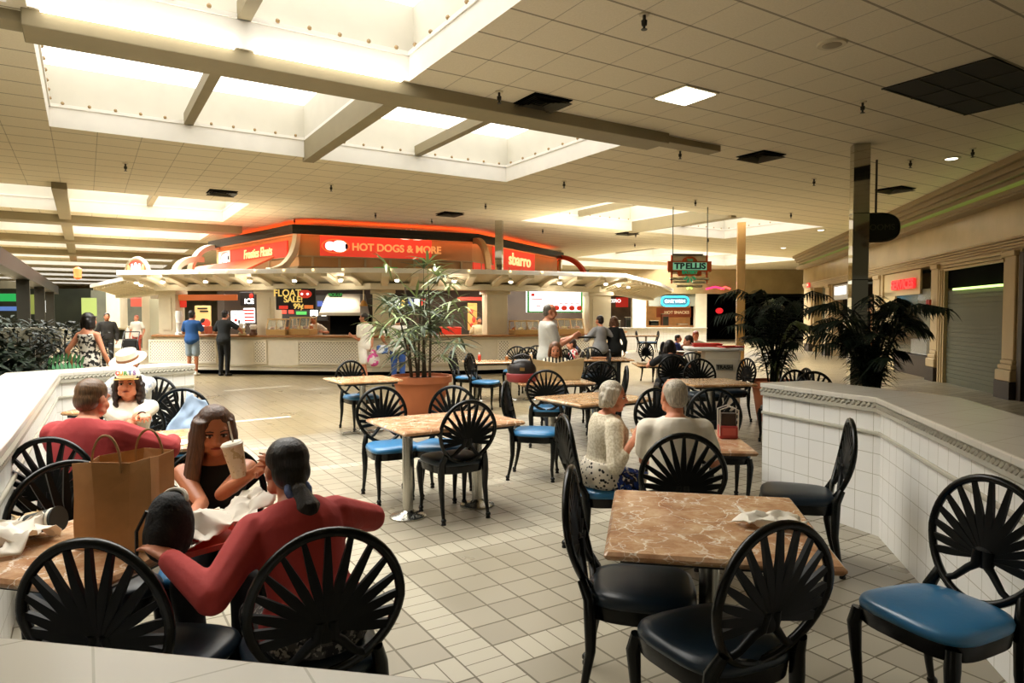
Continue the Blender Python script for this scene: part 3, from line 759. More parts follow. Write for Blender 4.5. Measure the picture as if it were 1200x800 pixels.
# quarter arc brackets
def bracket(base, top, out, lab, m_=M_cream, w_=.08, n=14, flip=False):
    """arc from base (plan point on the canopy) up to the fascia"""
    B, T = Vector(base), Vector(top); mb = MB(); rs = []
    side = (T-B); side.z = 0; d = side.normalized(); nx = Vector((-d.y, d.x, 0))
    for k in range(n+1):
        a = math.pi/2*k/n
        c = B + (T-B)*Vector((0,0,0)).length
        fx, fz = (math.sin(a), 1-math.cos(a)) if flip else (1-math.cos(a), math.sin(a)); gx, gz = (math.cos(a), math.sin(a)) if flip else (math.sin(a), math.cos(a))
        p = Vector((B.x+(T.x-B.x)*fx, B.y+(T.y-B.y)*fx, B.z+(T.z-B.z)*fz))
        tg = Vector(((T.x-B.x)*gx, (T.y-B.y)*gx, (T.z-B.z)*gz)).normalized(); nn = tg.cross(nx)
        rs.append([tuple(p+nx*w_+nn*.09), tuple(p-nx*w_+nn*.09), tuple(p-nx*w_-nn*.09), tuple(p+nx*w_-nn*.09)])
    mb.rings(rs); o = mb.build('arched_bracket', m_, bevel=.01); tag(o, lab, 'bracket')
bracket((-10.35,22.0,2.8), (-10.45,24.3,4.0), .2, 'cream quarter arch bracket at the left end of the kiosk fascia')
bracket((-9.95,20.2,2.8), (-9.95,22.0,3.4), .2, 'low cream curved bracket on the canopy left of the orange awning')
bracket((-6.75,18.95,2.85), (-6.28,20.02,4.05), .2, 'cream curved bracket at the fascia corner between the two left signs', flip=True)
bracket((-.7,20.2,2.85), (-1.2,22.1,4.0), .2, 'peach curved bracket left of the thin mirrored post', M_peach)
bracket((3.0,27.6,2.9), (1.9,28.7,4.05), .2, 'red quarter arch bracket at the right end of the fascia', mat('red_arch', 'c84a34', .5))
# core with fittings behind the counter
CORE = [(-10.0,23.2),(-9.0,21.4),(-3.6,20.4),(-.6,20.9),(2.6,22.4),(3.6,25)]
M_core = mat('brown_back_wall', '3d3024', .7, var=.25, vscale=1.5)
struct(run(MB(), CORE, -.2, 0, 0, 2.95).build('wall_kiosk_core', M_core))
struct(run(MB(), [(-10.3,23.4),(-9.0,20.3),(-3.6,19.2),(-.6,19.8),(2.7,21.4),(3.9,25)], -.1, 0, 2.46, 2.78).build('wall_kiosk_upper', mat('dark_items_wall', '2c2a20', .6)))
G1, G2, G3 = Seg(CORE[1], CORE[2]), Seg(CORE[2], CORE[3]), Seg(CORE[3], CORE[4])
def panel(name, lab, cat, u0, v0, u1, v1, y, m_, rz=0.0, th=.06, parts=()):
    a, b = aty(u0, v1, y), aty(u1, v0, y)
    t = thing(name, lab, cat, ((a.x+b.x)/2, y, (a.z+b.z)/2), rz)
    W, H = b.x-a.x, b.z-a.z
    m = MB(); m.box((0,0,0), (W, th, H), bev=.01); m.build('board', m_, t)
    for p in parts:
        if p[0] == 'text':
            _, txt, mm, size, x, z, sx = p; lettering(txt, mm, size, t, (x*W, -th/2-.012, z*H), ext=.006, sx=sx, off=.004)
        elif p[0] == 'box':
            _, nm, mm, x, z, w_, h_ = p; m = MB(); m.box((x*W, -th/2-.012, z*H), (w_*W, .02, h_*H)); m.build(nm, mm, t)
        elif p[0] == 'disc':
            _, nm, mm, x, z, rx, rz_ = p; m = MB(); m.ell((x*W, -th/2-.01, z*H), (rx*W, .02, rz_*H)); m.build(nm, mm, t, smooth=True)
    return t
E_ = lambda n, c, e: mat('lit_'+n, c, .5, emit=c, es=e)
red, yel, grn, blu, wht, org, blk = E_('red','d83a2a',.35), E_('yellow','e8c870',.6), E_('green','3f9a4a',.5), E_('blue','2f4a9a',.4), E_('white','f2efe2',.9), E_('orange','e07a3a',.5), mat('poster_black', '14120f', .5)
panel('sale_banner', 'black banner reading FLOAT SALE 99c hanging under the canopy', 'banner', 322, 338, 371, 363, 17.7, blk, R(-9), .03,
      (('text','FLOAT',yel,.25,-.2,.28,1), ('text','SALE!',yel,.22,-.05,-.02,1), ('text','99¢',yel,.19,.08,-.34,1), ('disc','emblem',red,.25,.24,.17,.2), ('disc','emblem',wht,.19,.24,.07,.11), ('disc','emblem',wht,.31,.24,.07,.1), ('box','price_tag',red,-.3,-.38,.22,.16), ('box','price_tag',org,.34,-.36,.22,.16)))
panel('menu_board', 'dark lit menu board behind the FLOAT SALE banner', 'menu board', 322, 345, 386, 376, 20.3, blk, R(-9), .06,
      (('box','menu_picture',red,-.36,-.1,.14,.25), ('box','menu_picture',grn,.0,-.2,.2,.12), ('box','menu_picture',wht,.24,-.2,.14,.22), ('box','menu_picture',yel,.22,.22,.1,.2), ('box','menu_picture',blu,.36,.15,.1,.2), ('box','menu_picture',wht,.43,-.2,.09,.22), ('box','menu_picture',red,-.2,-.12,.1,.2)))
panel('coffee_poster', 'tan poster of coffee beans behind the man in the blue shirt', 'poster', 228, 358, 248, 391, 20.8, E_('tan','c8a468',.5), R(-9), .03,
      (('box','printed_line',blk,0,.4,.6,.05), ('box','printed_line',blk,.1,.3,.5,.05), ('disc','printed_cup',red,.2,-.12,.28,.16), ('disc','printed_cup',blk,.05,-.05,.2,.1), ('disc','printed_cup',wht,.1,-.3,.3,.12)))
panel('fruit_poster', 'red poster with fruit at the left end of the kiosk opening', 'poster', 204, 345, 219, 360, 19.5, red, R(-9), .03, (('disc','printed_fruit',grn,.2,.3,.2,.2), ('disc','printed_fruit',red,-.2,-.1,.25,.3)))
panel('ice_sign', 'black sign with the letters ICE above the red striped cups', 'sign', 281, 342, 299, 358, 19.6, blk, R(-9), .04, (('text','ICE',wht,.2,.15,-.2,1), ('disc','sign_emblem',red,.3,.2,.15,.2)))
panel('striped_sign', 'red and white diagonal striped sign by the pier', 'sign', 285, 361, 299, 378, 19.5, wht, R(-9), .03, [('box','stripe',red,0,-.36+.24*k,.96,.11) for k in range(4)])
panel('price_card', 'white price card standing on the counter beside the man in dark clothes', 'sign', 270, 364, 287, 384, 18.5, wht, R(-15), .03, (('box','printed_line',blk,-.15,.3,.3,.06), ('box','printed_line',blk,.2,.3,.25,.06), ('disc','printed_face',red,-.1,-.05,.12,.1), ('disc','printed_face',blk,.15,-.15,.07,.15)))
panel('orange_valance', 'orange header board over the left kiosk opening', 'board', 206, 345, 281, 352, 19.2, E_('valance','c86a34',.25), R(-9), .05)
panel('pickup_sign', 'small dark sign PICK-UP above the steel hood', 'sign', 386, 343, 401, 348, 18.6, blk, R(-9), .04, (('text','PICK-UP',grn,.11,0,0,1),))
panel('kitchen_opening', 'dark kitchen opening below the steel hood', 'counter', 386, 368, 436, 393, 20.25, M_dark, R(-9), .05)
panel('lit_menu', 'white menu board with green frame and red pictures behind the grey shirted man', 'menu board', 614, 340, 686, 366, 20.2, E_('menu','ffffff',1.7), R(22), .08,
      [('box','frame_bar',grn,-.48,0,.03,1.0), ('box','frame_bar',grn,.48,0,.03,1.0), ('box','frame_bar',grn,0,-.47,1,.06)] + [('disc','pizza_picture',red,.02+.14*k,-.3,.055,.12) for k in range(4)] + [('box','printed_line',red,-.33,.1,.2,.05), ('box','printed_line',red,-.4,.28,.06,.12), ('box','printed_line',red,-.3,-.2,.08,.05)] + [('box','printed_line',red,.1+.1*k,-.1,.06,.04) for k in range(4)])
panel('photo_menu', 'row of small food photos behind the potted palm', 'menu board', 462, 346, 500, 362, 20.3, blk, R(10), .06,
      [('box','food_photo',c,-.4+.2*k,0,.15,.5) for k, c in enumerate((wht, yel, blu, wht, red))])
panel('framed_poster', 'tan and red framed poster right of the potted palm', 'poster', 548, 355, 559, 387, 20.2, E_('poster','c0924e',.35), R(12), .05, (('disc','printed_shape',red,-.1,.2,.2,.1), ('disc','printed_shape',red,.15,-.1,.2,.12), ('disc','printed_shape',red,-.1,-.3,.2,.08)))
panel('red_trim_board', 'red edged dark board above the framed poster', 'board', 536, 348, 568, 352, 20.2, red, R(12), .05)
panel('red_rack', 'red rack on the counter behind the palm leaves', 'rack', 512, 383, 540, 392, 19.3, red, R(10), .3)
panel('card_sign', 'lit green sign strip above the palm under the fascia', 'sign', 438, 313, 466, 317, 19.9, grn, R(10), .05)
for u0, u1, lab in ((372, 418, 'dark row of boxes under the left half of the fascia'), (326, 345, 'dark gap with boxes beside the corner bracket')):
    panel('shelf_boxes', lab, 'boxes', u0, 314, u1, 320, 20.6, blk, R(10), .2)
for k, (u0, u1) in enumerate(((437, 455), (482, 490), (492, 503), (505, 516))):
    panel('white_carton', ['white flat carton left of the lit green strip', 'small white carton right of the lit green strip', 'white carton above the palm tip', 'white carton right of the palm tip'][k], 'carton', u0, 316, u1, 321, 20.2, wht, R(10), .2)
# stainless hood, food cases, servers' gear
hd = thing('steel_hood', 'stainless extractor hood over the dark kitchen opening', 'hood', aty(406, 358, 20.0), R(-9))
m = MB(); m.rings([[(-.62,-.5,-.28),(.62,-.5,-.28),(.62,.2,-.28),(-.62,.2,-.28)], [(-.62,-.5,-.22),(.62,-.5,-.22),(.62,.2,-.22),(-.62,.2,-.22)], [(-.5,-.2,.34),(.5,-.2,.34),(.5,.2,.34),(-.5,.2,.34)]])
m.build('canopy', mat('steel', '9a9488', .4, .6), hd)
m = MB(); m.box((0,-.52,-.25), (1.26,.04,.08)); m.build('lip', mat('steel_lip', 'e8e2d0', .25, .6), hd)
m = MB(); m.tube([aty(426,330,18.3), aty(426,352,18.3)], .02, 6); t = thing('pendant_lamp', 'small brass pendant lamp hanging before the steel hood', 'lamp', (0,0,0)); m.build('rod', M_cream, t)
m = MB(); p = aty(426,356,18.3); m.lathe([(.02,.1),(.06,.07),(.12,-.05),(.11,-.06)], p, 14); m.build('shade', mat('brass', 'c8a060', .3, .8), t, smooth=True)
def food_case(u0, u1, v0, y, rz, lab):
    a, b = aty(u0, 393, y), aty(u1, v0, y); W = b.x-a.x; H = b.z-1.08
    t = thing('food_case', lab, 'display case', ((a.x+b.x)/2, y, 1.08), rz)
    m = MB(); m.box((0,.1,H*.18), (W,.5,H*.36), bev=.01); m.build('base', mat('case_tan', 'b9925a', .4), t)
    m = MB(); 
    for x in (-W/2+.02, 0, W/2-.02): m.tube([(x,-.15,H*.36),(x,-.05,H),(x,.32,H),(x,.32,H*.36)], .018, 6)
    m.tube([(-W/2,-.05,H),(W/2,-.05,H)], .022, 6); m.tube([(-W/2,.32,H),(W/2,.32,H)], .022, 6); m.build('frame', mat('case_frame', 'c8a878', .4), t)
    m = MB(); m.rings([[(-W/2,-.14,H*.36),(W/2,-.14,H*.36),(W/2,-.135,H*.36),(-W/2,-.135,H*.36)], [(-W/2,-.05,H),(W/2,-.05,H),(W/2,-.045,H),(-W/2,-.045,H)]])
    m.build('glass', mat('clear_glass', 'dfe6da', .05, alpha=.22), t)
    for k in range(4):
        m = MB(); m.ell((-W*.38+W*.25*k, .1, H*.42), (W*.1,.12,H*.12)); m.build('food', mat('food%d' % (k % 3), ['b5652c','d8b45a','8a3a20'][k % 3], .6), t, smooth=True)
food_case(314, 338, 374, 18.5, R(-9), 'slanted glass food case left of the server under the FLOAT SALE banner')
food_case(340, 366, 372, 18.5, R(-9), 'taller slanted glass food case in front of the server')
food_case(600, 632, 376, 19.2, R(22), 'glass food case left of the grey shirted man')
food_case(650, 684, 374, 19.8, R(22), 'glass food case right of the grey shirted man')
def cup_stack(u, v0, y, m_, lab):
    p = aty(u, 393, y); b = aty(u, v0, y); H = b.z-1.08
    t = thing('cup_dispenser', lab, 'cups', (p.x, y, 1.08))
    m = MB(); m.lathe([(.10,0),(.10,.06),(.07,.08),(.08,H*.5),(.09,H*.52),(.07,H*.55)], n=14); m.build('holder', m_, t, smooth=True)
    m = MB(); m.lathe([(.07,H*.5),(.09,H*.75),(.1,H*.8),(.08,H)], n=14); m.build('lid', M_white, t, smooth=True)
cup_stack(210, 364, 18.6, M_white, 'white bottle shaped dispenser left of the man in the blue shirt')
cup_stack(284, 378, 18.5, mat('cup_tan', 'c8b48a', .5), 'tan cup holder right of the man in dark clothes')
cup_stack(297, 380, 18.5, mat('cup_dark', '5a3a2a', .5), 'dark cup holder beside the pier')
rb = panel('register_box', 'orange red box on the counter beside the blue shirted man', 'box', 238, 382, 246, 391, 18.6, E_('box','b8583a',.1), 0, .3)
# added warm fill light inside the kiosk, without fittings
def area(name, loc, size, energy, col, rot=(0,0,0), sy=None):
    l = bpy.data.lights.new(name, 'AREA'); l.energy = energy; l.color = lin(col)[:3]; l.size = size
    if sy: l.shape = 'RECTANGLE'; l.size_y = sy
    o = bpy.data.objects.new(name, l); COL.objects.link(o); o.location = loc; o.rotation_euler = rot; return o
for S in (G1, G2, G3):
    area('kiosk_lamp', S.at(S.L*.5, 1.2, 2.28), S.L*.7, 55, 'fff0d8', (0,0,S.rz), .3)
# ------------------------------------------------------------------ small shop with shell arches at far left
shop = thing('shell_arch_sign', 'half round stained shell sign lit red and white over the far left shop', 'sign', aty(161, 323, 29.5), R(-30))
W = .78
m = MB(); pts = [(W*1.08*math.cos(math.pi*k/20), 0, W*.95*math.sin(math.pi*k/20)) for k in range(21)]; m.tube(pts, .09, 8); m.build('arch', M_beam, shop, smooth=True)
m = MB(); m.prism([(W*math.cos(math.pi*k/20), W*.88*math.sin(math.pi*k/20)) for k in range(21)], -.05, .05, Matrix.Rotation(math.pi/2, 4, 'X')); m.build('back', mat('shell_red', 'c03a2a', .5, emit='d0402a', es=.5), shop)
for k in range(5):
    x = -.52+.26*k; m = MB(); m.ell((x, -.07, .30-.0*abs(k-2)), (.09, .03, .27-.05*abs(k-2))); m.build('petal', M_wlit if k in (1, 2, 3) else mat('petal_yellow', 'f0c05a', .5, emit='f0b84a', es=.8), shop, smooth=True)
m = MB()
for k in range(4):
    pts = [Vector((W*1.1*math.cos(math.pi*j/16)*(1.0), 0, W*.95*math.sin(math.pi*j/16))) + Vector((-1.0-.35*k, .5+.25*k, -.75)) for j in range(17)]; m.tube(pts, .07, 6)
m.build('barrel_rib', M_beam, shop, smooth=True)
cabinet(116, 150, 383, 408, 30.5, M_white, 'white counter of the far left shop under the shell arch', 'shop_counter', 'counter')
def farbox(name, u0, u1, v0, v1, y, m_, d=.6):
    a, b = aty(u0, v1, y), aty(u1, v0, y); m = MB(); m.box(((a.x+b.x)/2, y+d/2, (a.z+b.z)/2), (b.x-a.x, d, b.z-a.z)); return struct(m.build(name, m_))
farbox('column_far_shop', 125, 140, 338, 384, 30, M_cream); farbox('column_far_shop', 167, 176, 338, 410, 27, M_cream); farbox('wall_shop_panel', 176, 187, 350, 393, 26, mat('grey_panel', 'a39f86', .4))
farbox('wall_far_shop', 108, 168, 340, 412, 34, mat('dim_green_shop', '4a4a3a', .7, var=.3, vscale=1.5), .3)
panel('red_shop_sign', 'red sign at the top of the small far left shop opening', 'sign', 154, 349, 168, 359, 29, red, 0, .1)
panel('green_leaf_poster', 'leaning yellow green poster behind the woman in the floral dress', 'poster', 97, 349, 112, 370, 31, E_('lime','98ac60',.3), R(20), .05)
# ------------------------------------------------------------------ dark portal frames and lit shops at the far left
for k, (u, y) in enumerate(((28, 19), (47, 24), (59, 29))):
    p = aty(u, 370, y); m = MB(); m.box((p.x, y, 1.32), (.3, .3, 2.64), R(-DIAG)); struct(m.build('column_portal', M_bronze))
pa, pb = aty(28, 370, 19), aty(59, 370, 29); dd = (pa-pb).normalized(); q0 = pa+dd*11; 
m = MB(); m.rings([[(q.x-.22,q.y,2.6),(q.x+.22,q.y,2.6),(q.x+.22,q.y,2.95),(q.x-.22,q.y,2.95)] for q in (q0, pb-dd*3)]); struct(m.build('beam_portal', M_bronze))
farbox('wall_left_shops', -60, 110, 338, 400, 44, mat('dark_green_hall', '33382a', .8, var=.4, vscale=.6), .3)
panel('green_sign', 'bright green lit shop sign at the left border', 'sign', -6, 344, 18, 353, 40, E_('vivid','1ea050',.7), 0, .1)
panel('blue_sign', 'blue lit band below the green sign at the left border', 'sign', -6, 359, 22, 364, 40, E_('blueband','4a6aa8',.9), 0, .1)
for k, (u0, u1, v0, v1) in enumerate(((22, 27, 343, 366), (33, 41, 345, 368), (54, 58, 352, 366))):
    panel('lit_window', ['narrow lime lit shop window left of the first dark post', 'wide lime lit shop window between the dark posts', 'pale lit window right of the dark posts'][k], 'window', u0, v0, u1, v1, 42, E_('limeglow','8a9448',.5) if k < 2 else wht, 0, .1)  # lime panels stand in for green light falling on the wall
panel('red_banner', 'narrow red banner beside the dark post at far left', 'banner', 58, 352, 61, 368, 40, red, 0, .1)
farbox('wall_planter', -20, 72, 384, 404, 15.5, mat('grey_planter', 'a8a48e', .5, var=.15), .35)
hl = MB(); p = aty(91, 320, 33); hl.lathe([(.05,-.3),(.16,-.22),(.18,.2),(.05,.3)], p, 12); o = hl.build('paper_lantern', mat('orange_lantern', 'e0703a', .5, emit='e8602a', es=.8), smooth=True); tag(o, 'orange lantern hanging under the far left ceiling', 'lantern')
# ------------------------------------------------------------------ chairs
M_chair = mat('chair_dark_green', '080b09', .26, .0, spec=.3)
M_vinyl = mat('blue_vinyl', '2f6f9c', .34, var=.05, vscale=5, bump=.04, bscale=40, coat=.2)
M_vinyl_dk = mat('navy_vinyl', '16242f', .33, var=.05, vscale=5, spec=.4)
HW, HH, HZ = .232, .243, .70                     # hoop half width, half height, centre height
def make_chair(name='dining_chair', seat_mat=M_vinyl):
    t = thing(name, '', 'chair')
    # seat cushion: rounded trapezoid, domed; front is +y
    def outline(k, n=40):
        out = []
        for i in range(n):
            a = 2*math.pi*i/n; c, s_ = math.cos(a), math.sin(a)
            x = math.copysign(abs(c)**.55, c); y = math.copysign(abs(s_)**.55, s_)
            w_ = .222+.018*y
            out.append((x*w_*k, y*.222*k))
        return out
    m = MB(); rs = []
    for k, z in ((.93,.425),(1.0,.435),(1.01,.45),(.98,.468),(.9,.479),(.7,.486),(.35,.49)): rs.append([(x, y, z) for x, y in outline(k)])
    m.rings(rs); m.build('seat', seat_mat, t, smooth=True, angle=70)
    m = MB(); rs = [[(x, y, z) for x, y in outline(k)] for k, z in ((.9,.37),(.97,.375),(.985,.40),(1.0,.425),(1.0,.436),(.95,.437))]
    m.rings(rs); m.build('seat_rail', M_chair, t, smooth=True, angle=40)
    for sx in (-1, 1):                                   # front legs, slightly cabriole with knob feet
        m = MB(); m.tube([(sx*.196,.185,.42),(sx*.205,.2,.36),(sx*.2,.195,.25),(sx*.192,.185,.12),(sx*.195,.192,.05),(sx*.196,.194,.035)], [.027,.028,.022,.016,.0135,.013], 10)
        m.lathe([(.012,.05),(.02,.04),(.021,.028),(.014,.018),(.019,.012),(.019,0)], (sx*.196,.194,0), 12); m.build('leg', M_chair, t, smooth=True, angle=60)
    def yb(z): return -.205-.10*max(0, (z-.46))/.5-.03*math.sin(max(0, min(1, (z-.46)/.5))*math.pi)
    for sx in (-1, 1):                                   # rear legs
        m = MB(); m.tube([(sx*.165,yb(.55)+.0,.53),(sx*.185,-.206,.46),(sx*.19,-.2,.38),(sx*.188,-.2,.25),(sx*.19,-.222,.12),(sx*.192,-.245,.03)], [.02,.026,.028,.022,.016,.013], 10)
        m.lathe([(.012,.05),(.02,.04),(.021,.028),(.014,.018),(.019,.012),(.019,0)], (sx*.192,-.247,0), 12); m.build('leg', M_chair, t, smooth=True, angle=60)
    # oval hoop
    m = MB(); pts = []
    for i in range(48):
        a = 2*math.pi*i/48; z = HZ+HH*math.sin(a); pts.append((HW*math.cos(a)*(1-.10*(math.sin(a) < 0)*abs(math.sin(a))), yb(z), z))
    m.tube(pts, .0165, 8, closed=True, up=(0,1,0)); m.build('hoop', M_chair, t, smooth=True, angle=80)
    # palm fan with tapering rays and the two sweeping supports
    hub = Vector((0, 0, HZ-.075)); m = MB(); th_ = .008
    N = 15
    def pt(a, r): 
        x, z = hub.x+r*math.cos(a), hub.z+r*math.sin(a); return (x, yb(z), z)
    def hoop_r(a):
        lo, hi = 0, .5
        for _ in range(24):
            md = (lo+hi)/2; x, z = hub.x+md*math.cos(a), hub.z+md*math.sin(a)-HZ
            if (x/HW)**2+(z/HH)**2 < 1: lo = md
            else: hi = md
        return lo
    a0, a1 = R(-12), R(192); da = (a1-a0)/N
    for i in range(N):
        a = a0+da*(i+.5); L = hoop_r(a); rr = [.0, .06, .115, .155, .215, L+.004]; ww = [.5, .5, .5, .5, .3, 0]
        fr, bk = [], []
        pl, pr_ = [], []
        for q, r in enumerate(rr):
            half = (da*.5*r if q < 3 else (da*.5*.115*1.15 if q == 3 else (da*.5*.115*.92 if q == 4 else .0068)))
            p = pt(a, r); nx, nz = -math.sin(a), math.cos(a)
            if q == 0: half = .001
            pl.append((p[0]+nx*half, p[1], p[2]+nz*half)); pr_.append((p[0]-nx*half, p[1], p[2]-nz*half))
        rs = [[(l[0], l[1]-th_, l[2]), (r_[0], r_[1]-th_, r_[2]), (r_[0], r_[1]+th_, r_[2]), (l[0], l[1]+th_, l[2])] for l, r_ in zip(pl, pr_)]
        m.rings(rs)
    for sx in (-1, 1):
        m.tube([(sx*.02, yb(hub.z)+.0, hub.z+.03), (sx*.025, yb(hub.z-.03), hub.z-.03), (sx*.05, yb(.57), .575), (sx*.095, yb(.53), .525), (sx*.135, yb(.51), .505)], [.022,.02,.016,.014,.013], 8)
    m.ell((0, yb(hub.z), hub.z), (.05, .012, .045)); m.build('fan_back', mat('chair_fan', '050706', .45, spec=.2), t, smooth=True, angle=50)
    return t
CH0 = make_chair(); CH1 = make_chair('dining_chair', M_vinyl_dk)
used = {}
def chair(u, v, hd, label, dark=False, off=None, z=0, grp='fan back chairs of the food court'):
    """the hoop's top is seen at (u, v); hd is the way the sitter looks, clockwise from straight away"""
    p = at(u, v, .945); d = head(hd); p = p + d*.29
    return chair_at(p.x, p.y, hd, label, dark, grp)
def chair_at(x, y, hd, label, dark=False, grp='fan back chairs of the food court'):
    src = CH1 if dark else CH0
    k = 'd' if dark else 'l'
    if k not in used:
        used[k] = 1; src.location = (x, y, 0); src.rotation_euler = (0, 0, -R(hd)); src['label'] = label; src['group'] = grp; return src
    return dup(src, (x, y, 0), -R(hd), label, grp)
# near right
chair(672, 549, 101, 'dark fan back chair seen from its side at the left of the big marble table', True)
chair(911, 613, -24, 'dark fan back chair with its back to us in front of the big marble table', True)
chair(1160, 561, -112, 'fan back chair with bright blue seat alone at the lower right beside the tiled wall')
chair(994, 492, -72, 'fan back chair seen edge-on against the white tiled wall behind the marble table', True)
# elderly couple
chair(801, 509, 2, 'fan back chair carrying the white haired man in the white shirt')
chair_at(.64, 4.52, 80, 'fan back chair seen edge-on behind the back of the elderly woman')
chair(768, 456, 150, 'empty fan back chair just left of the white haired man')
chair(837, 456, 186, 'empty fan back chair with blue seat behind the red napkin holder')
# middle table
chair(447, 454, 150, 'fan back chair with blue seat at the left end of the two post marble table')
chair(531, 453, 196, 'fan back chair half hidden behind the back to front chair of the two post table')
chair(549, 470, -30, 'fan back chair with its back to us at the two post marble table', True)
chair(594, 447, 100, 'fan back chair with pale worn seat seen edge-on right of the two post table')
chair(411, 423, 140, 'fan back chair behind the small marble table left of the big pot')
chair(640, 434, 5, 'fan back chair with blue seat in front of the child with the tan bag')
chair(733, 429, -86, 'fan back chair seen edge-on above the long tan table beside the aisle')
# tables behind
chair(531, 411, 104, 'left one of two chairs with bright blue seats right of the potted palm')
chair(551, 414, 110, 'right one of two chairs with bright blue seats right of the potted palm')
chair(606, 406, 190, 'leftmost of three chairs in a row under the grey shirted man')
chair(619, 407, 180, 'middle one of three chairs in a row under the grey shirted man')
chair(629, 405, 172, 'rightmost of three chairs in a row before the kiosk counter')
chair(664, 409, 60, 'dark chair right of the child with the tan bag', True)
chair(693, 407, 190, 'dark chair behind the table below the two standing women', True)
chair(713, 410, -90, 'dark chair seen from its side below the standing woman in black', True)
chair(704, 424, 0, 'dark chair with its back to us at the table below the standing women', True)
# trash corner
chair(820, 421, 184, 'fan back chair with dark blue seat behind the tan table before the trash cabinet', True)
chair(875, 420, -105, 'fan back chair at the right of the tan table, against the trash cabinet', True)
chair(774, 411, 100, 'dark chair at the left of the table of the dark haired woman', True)
chair(811, 413, 200, 'dark chair right of the dark haired woman near the trash cabinet', True)
chair_at(2.62, 11.36, 2, 'dark chair under the dark haired woman seen from behind', True)
chair_at(3.35, 8.45, -90, 'dark chair half hidden by the left end of the right tiled wall', True)
chair(932, 434, 160, 'left one of two chairs peeping over the tiled wall by the right palm', True)
chair(954, 436, 180, 'right one of two chairs peeping over the tiled wall by the right palm', True)
# far tables
chair(746, 387.5, 90, 'small far chair at the left of the far table by the low white wall')
chair(771, 387.5, -90, 'small far chair at the right of the far table by the low white wall')
chair(724, 388, -90, 'small far chair left of the two at the low white wall')
chair(757, 401, 150, 'lone chair beside the aisle left of the dark haired woman')
chair_at(4.06, 17.0, 120, 'far chair of the boy in blue behind the dark haired woman', True)
# left side
chair_at(-2.49, 3.92, -4, 'dark fan back chair under the man in the red sweater', True)
chair(78, 543, 128, 'dark fan back chair between the paper bag and the left tiled wall', True)
chair(108, 633, 6, 'dark fan back chair at the lower left corner in front of the paper bag', True)
chair(383, 621, -26, 'dark fan back chair under the woman in the red sweater', True)
chair(213, 456, 170, 'fan back chair with a light blue jacket over it left of the long haired girl')
chair_at(-1.38, 3.12, 158, 'fan back chair with blue seat under the long haired girl')
chair_at(-2.94, 5.18, 158, 'chair under the girl in the white cap', True)
chair_at(-3.80, 6.95, 182, 'chair under the person in the straw hat', True)
chair_at(.62, 9.74, 182, 'chair under the child with the tan bag', True)
chair_at(1.22, 13.75, -88, 'chair under the child in red and white', True)
chair_at(3.52, 13.3, -85, 'dark chair of the red faced man in white beside the trash cabinet', True)
chair_at(4.62, 17.3, 185, 'dark chair of the red haired person behind the trash cabinet', True)
# ------------------------------------------------------------------ tables
def table(x, y, hd, w_, l_, label, m_=M_marble, posts=((0,0),), h=.75, grp='marble topped dining tables', splay=False):
    t = thing('dining_table', label, 'table', (x, y, 0), -R(hd), grp)
    m = MB(); m.box((0,0,h-.016), (w_, l_, .032), bev=.012); m.build('table_top', m_, t, smooth=True, angle=30)
    m = MB(); m.box((0,0,h-.045), (w_*.86, l_*.86, .026)); m.build('underframe', M_black, t)
    for px, py in posts:
        m = MB(); m.lathe([(.042,.03),(.042,h-.075),(.075,h-.065),(.075,h-.058)], (px,py,0), 20); m.build('post', M_chrome, t, smooth=True)
        m = MB()
        if splay:
            for a in (0, 90, 180, 270): m.box((px+.14*math.cos(R(a)), py+.14*math.sin(R(a)), .025), (.30 if a % 180 == 0 else .05, .05 if a % 180 == 0 else .30, .035), bev=.008)
            m.lathe([(.07,0),(.07,.05),(.043,.07)], (px,py,0), 20)
        else: m.lathe([(.145,0),(.145,.012),(.12,.026),(.07,.034),(.05,.05),(.043,.06)], (px,py,0), 28)
        m.build('foot', M_chrome, t, smooth=True)
    return t
table(.82, 2.80, 11, .82, .92, 'big rose marble table in the right foreground with a crumpled napkin')
table(-.55, 5.56, 58, .80, 1.06, 'rose marble table on two chrome posts in the middle of the floor', posts=((.0,-.33),(.0,.30)))
table(-2.03, 9.25, 58, .8, .85, 'small marble table left of the terracotta pot', M_marble2, splay=True)
table(1.22, 4.70, 6, .74, .84, 'rose marble table of the elderly couple')
table(.86, 7.1, 58, .8, .98, 'tan marble table behind the head of the elderly woman', M_marble2)
table(-.15, 12.9, 78, .76, 1.5, 'long tan table on several posts right of the potted palm', M_marble2, posts=((0,-.55),(0,.1),(0,.5)))
table(.52, 8.95, 78, .72, .98, 'tan table of the child with the tan bag', M_marble2)
table(1.75, 13.6, 85, .85, 1.2, 'tan table on two posts below the two standing women', M_marble2, posts=((0,-.3),(0,.3)))
table(2.58, 8.85, 80, .85, .85, 'tan marble table in front of the trash cabinet', M_marble2)
table(2.6, 12.1, 92, .7, .85, 'table of the dark haired woman left of the trash cabinet', M_marble2)
table(5.85, 29.8, 90, .7, .9, 'small far table between two far chairs at the low white wall', M_marble2)
table(4.9, 29.5, 90, .7, .9, 'small far table left of the two far chairs', M_marble2)
table(4.55, 16.6, 60, .8, .9, 'table of the two people in red and white behind the trash cabinet', M_marble2)
table(-1.56, 2.55, 13, .68, .78, 'marble table at lower left carrying the brown paper bag and food wrappers')
table(-2.52, 4.62, DIAG, .80, .80, 'marble table between the red sweatered man and the girl in the cap', M_marble2)
table(-3.72, 6.28, 0, .55, .55, 'small table in front of the person in the straw hat', M_marble2)
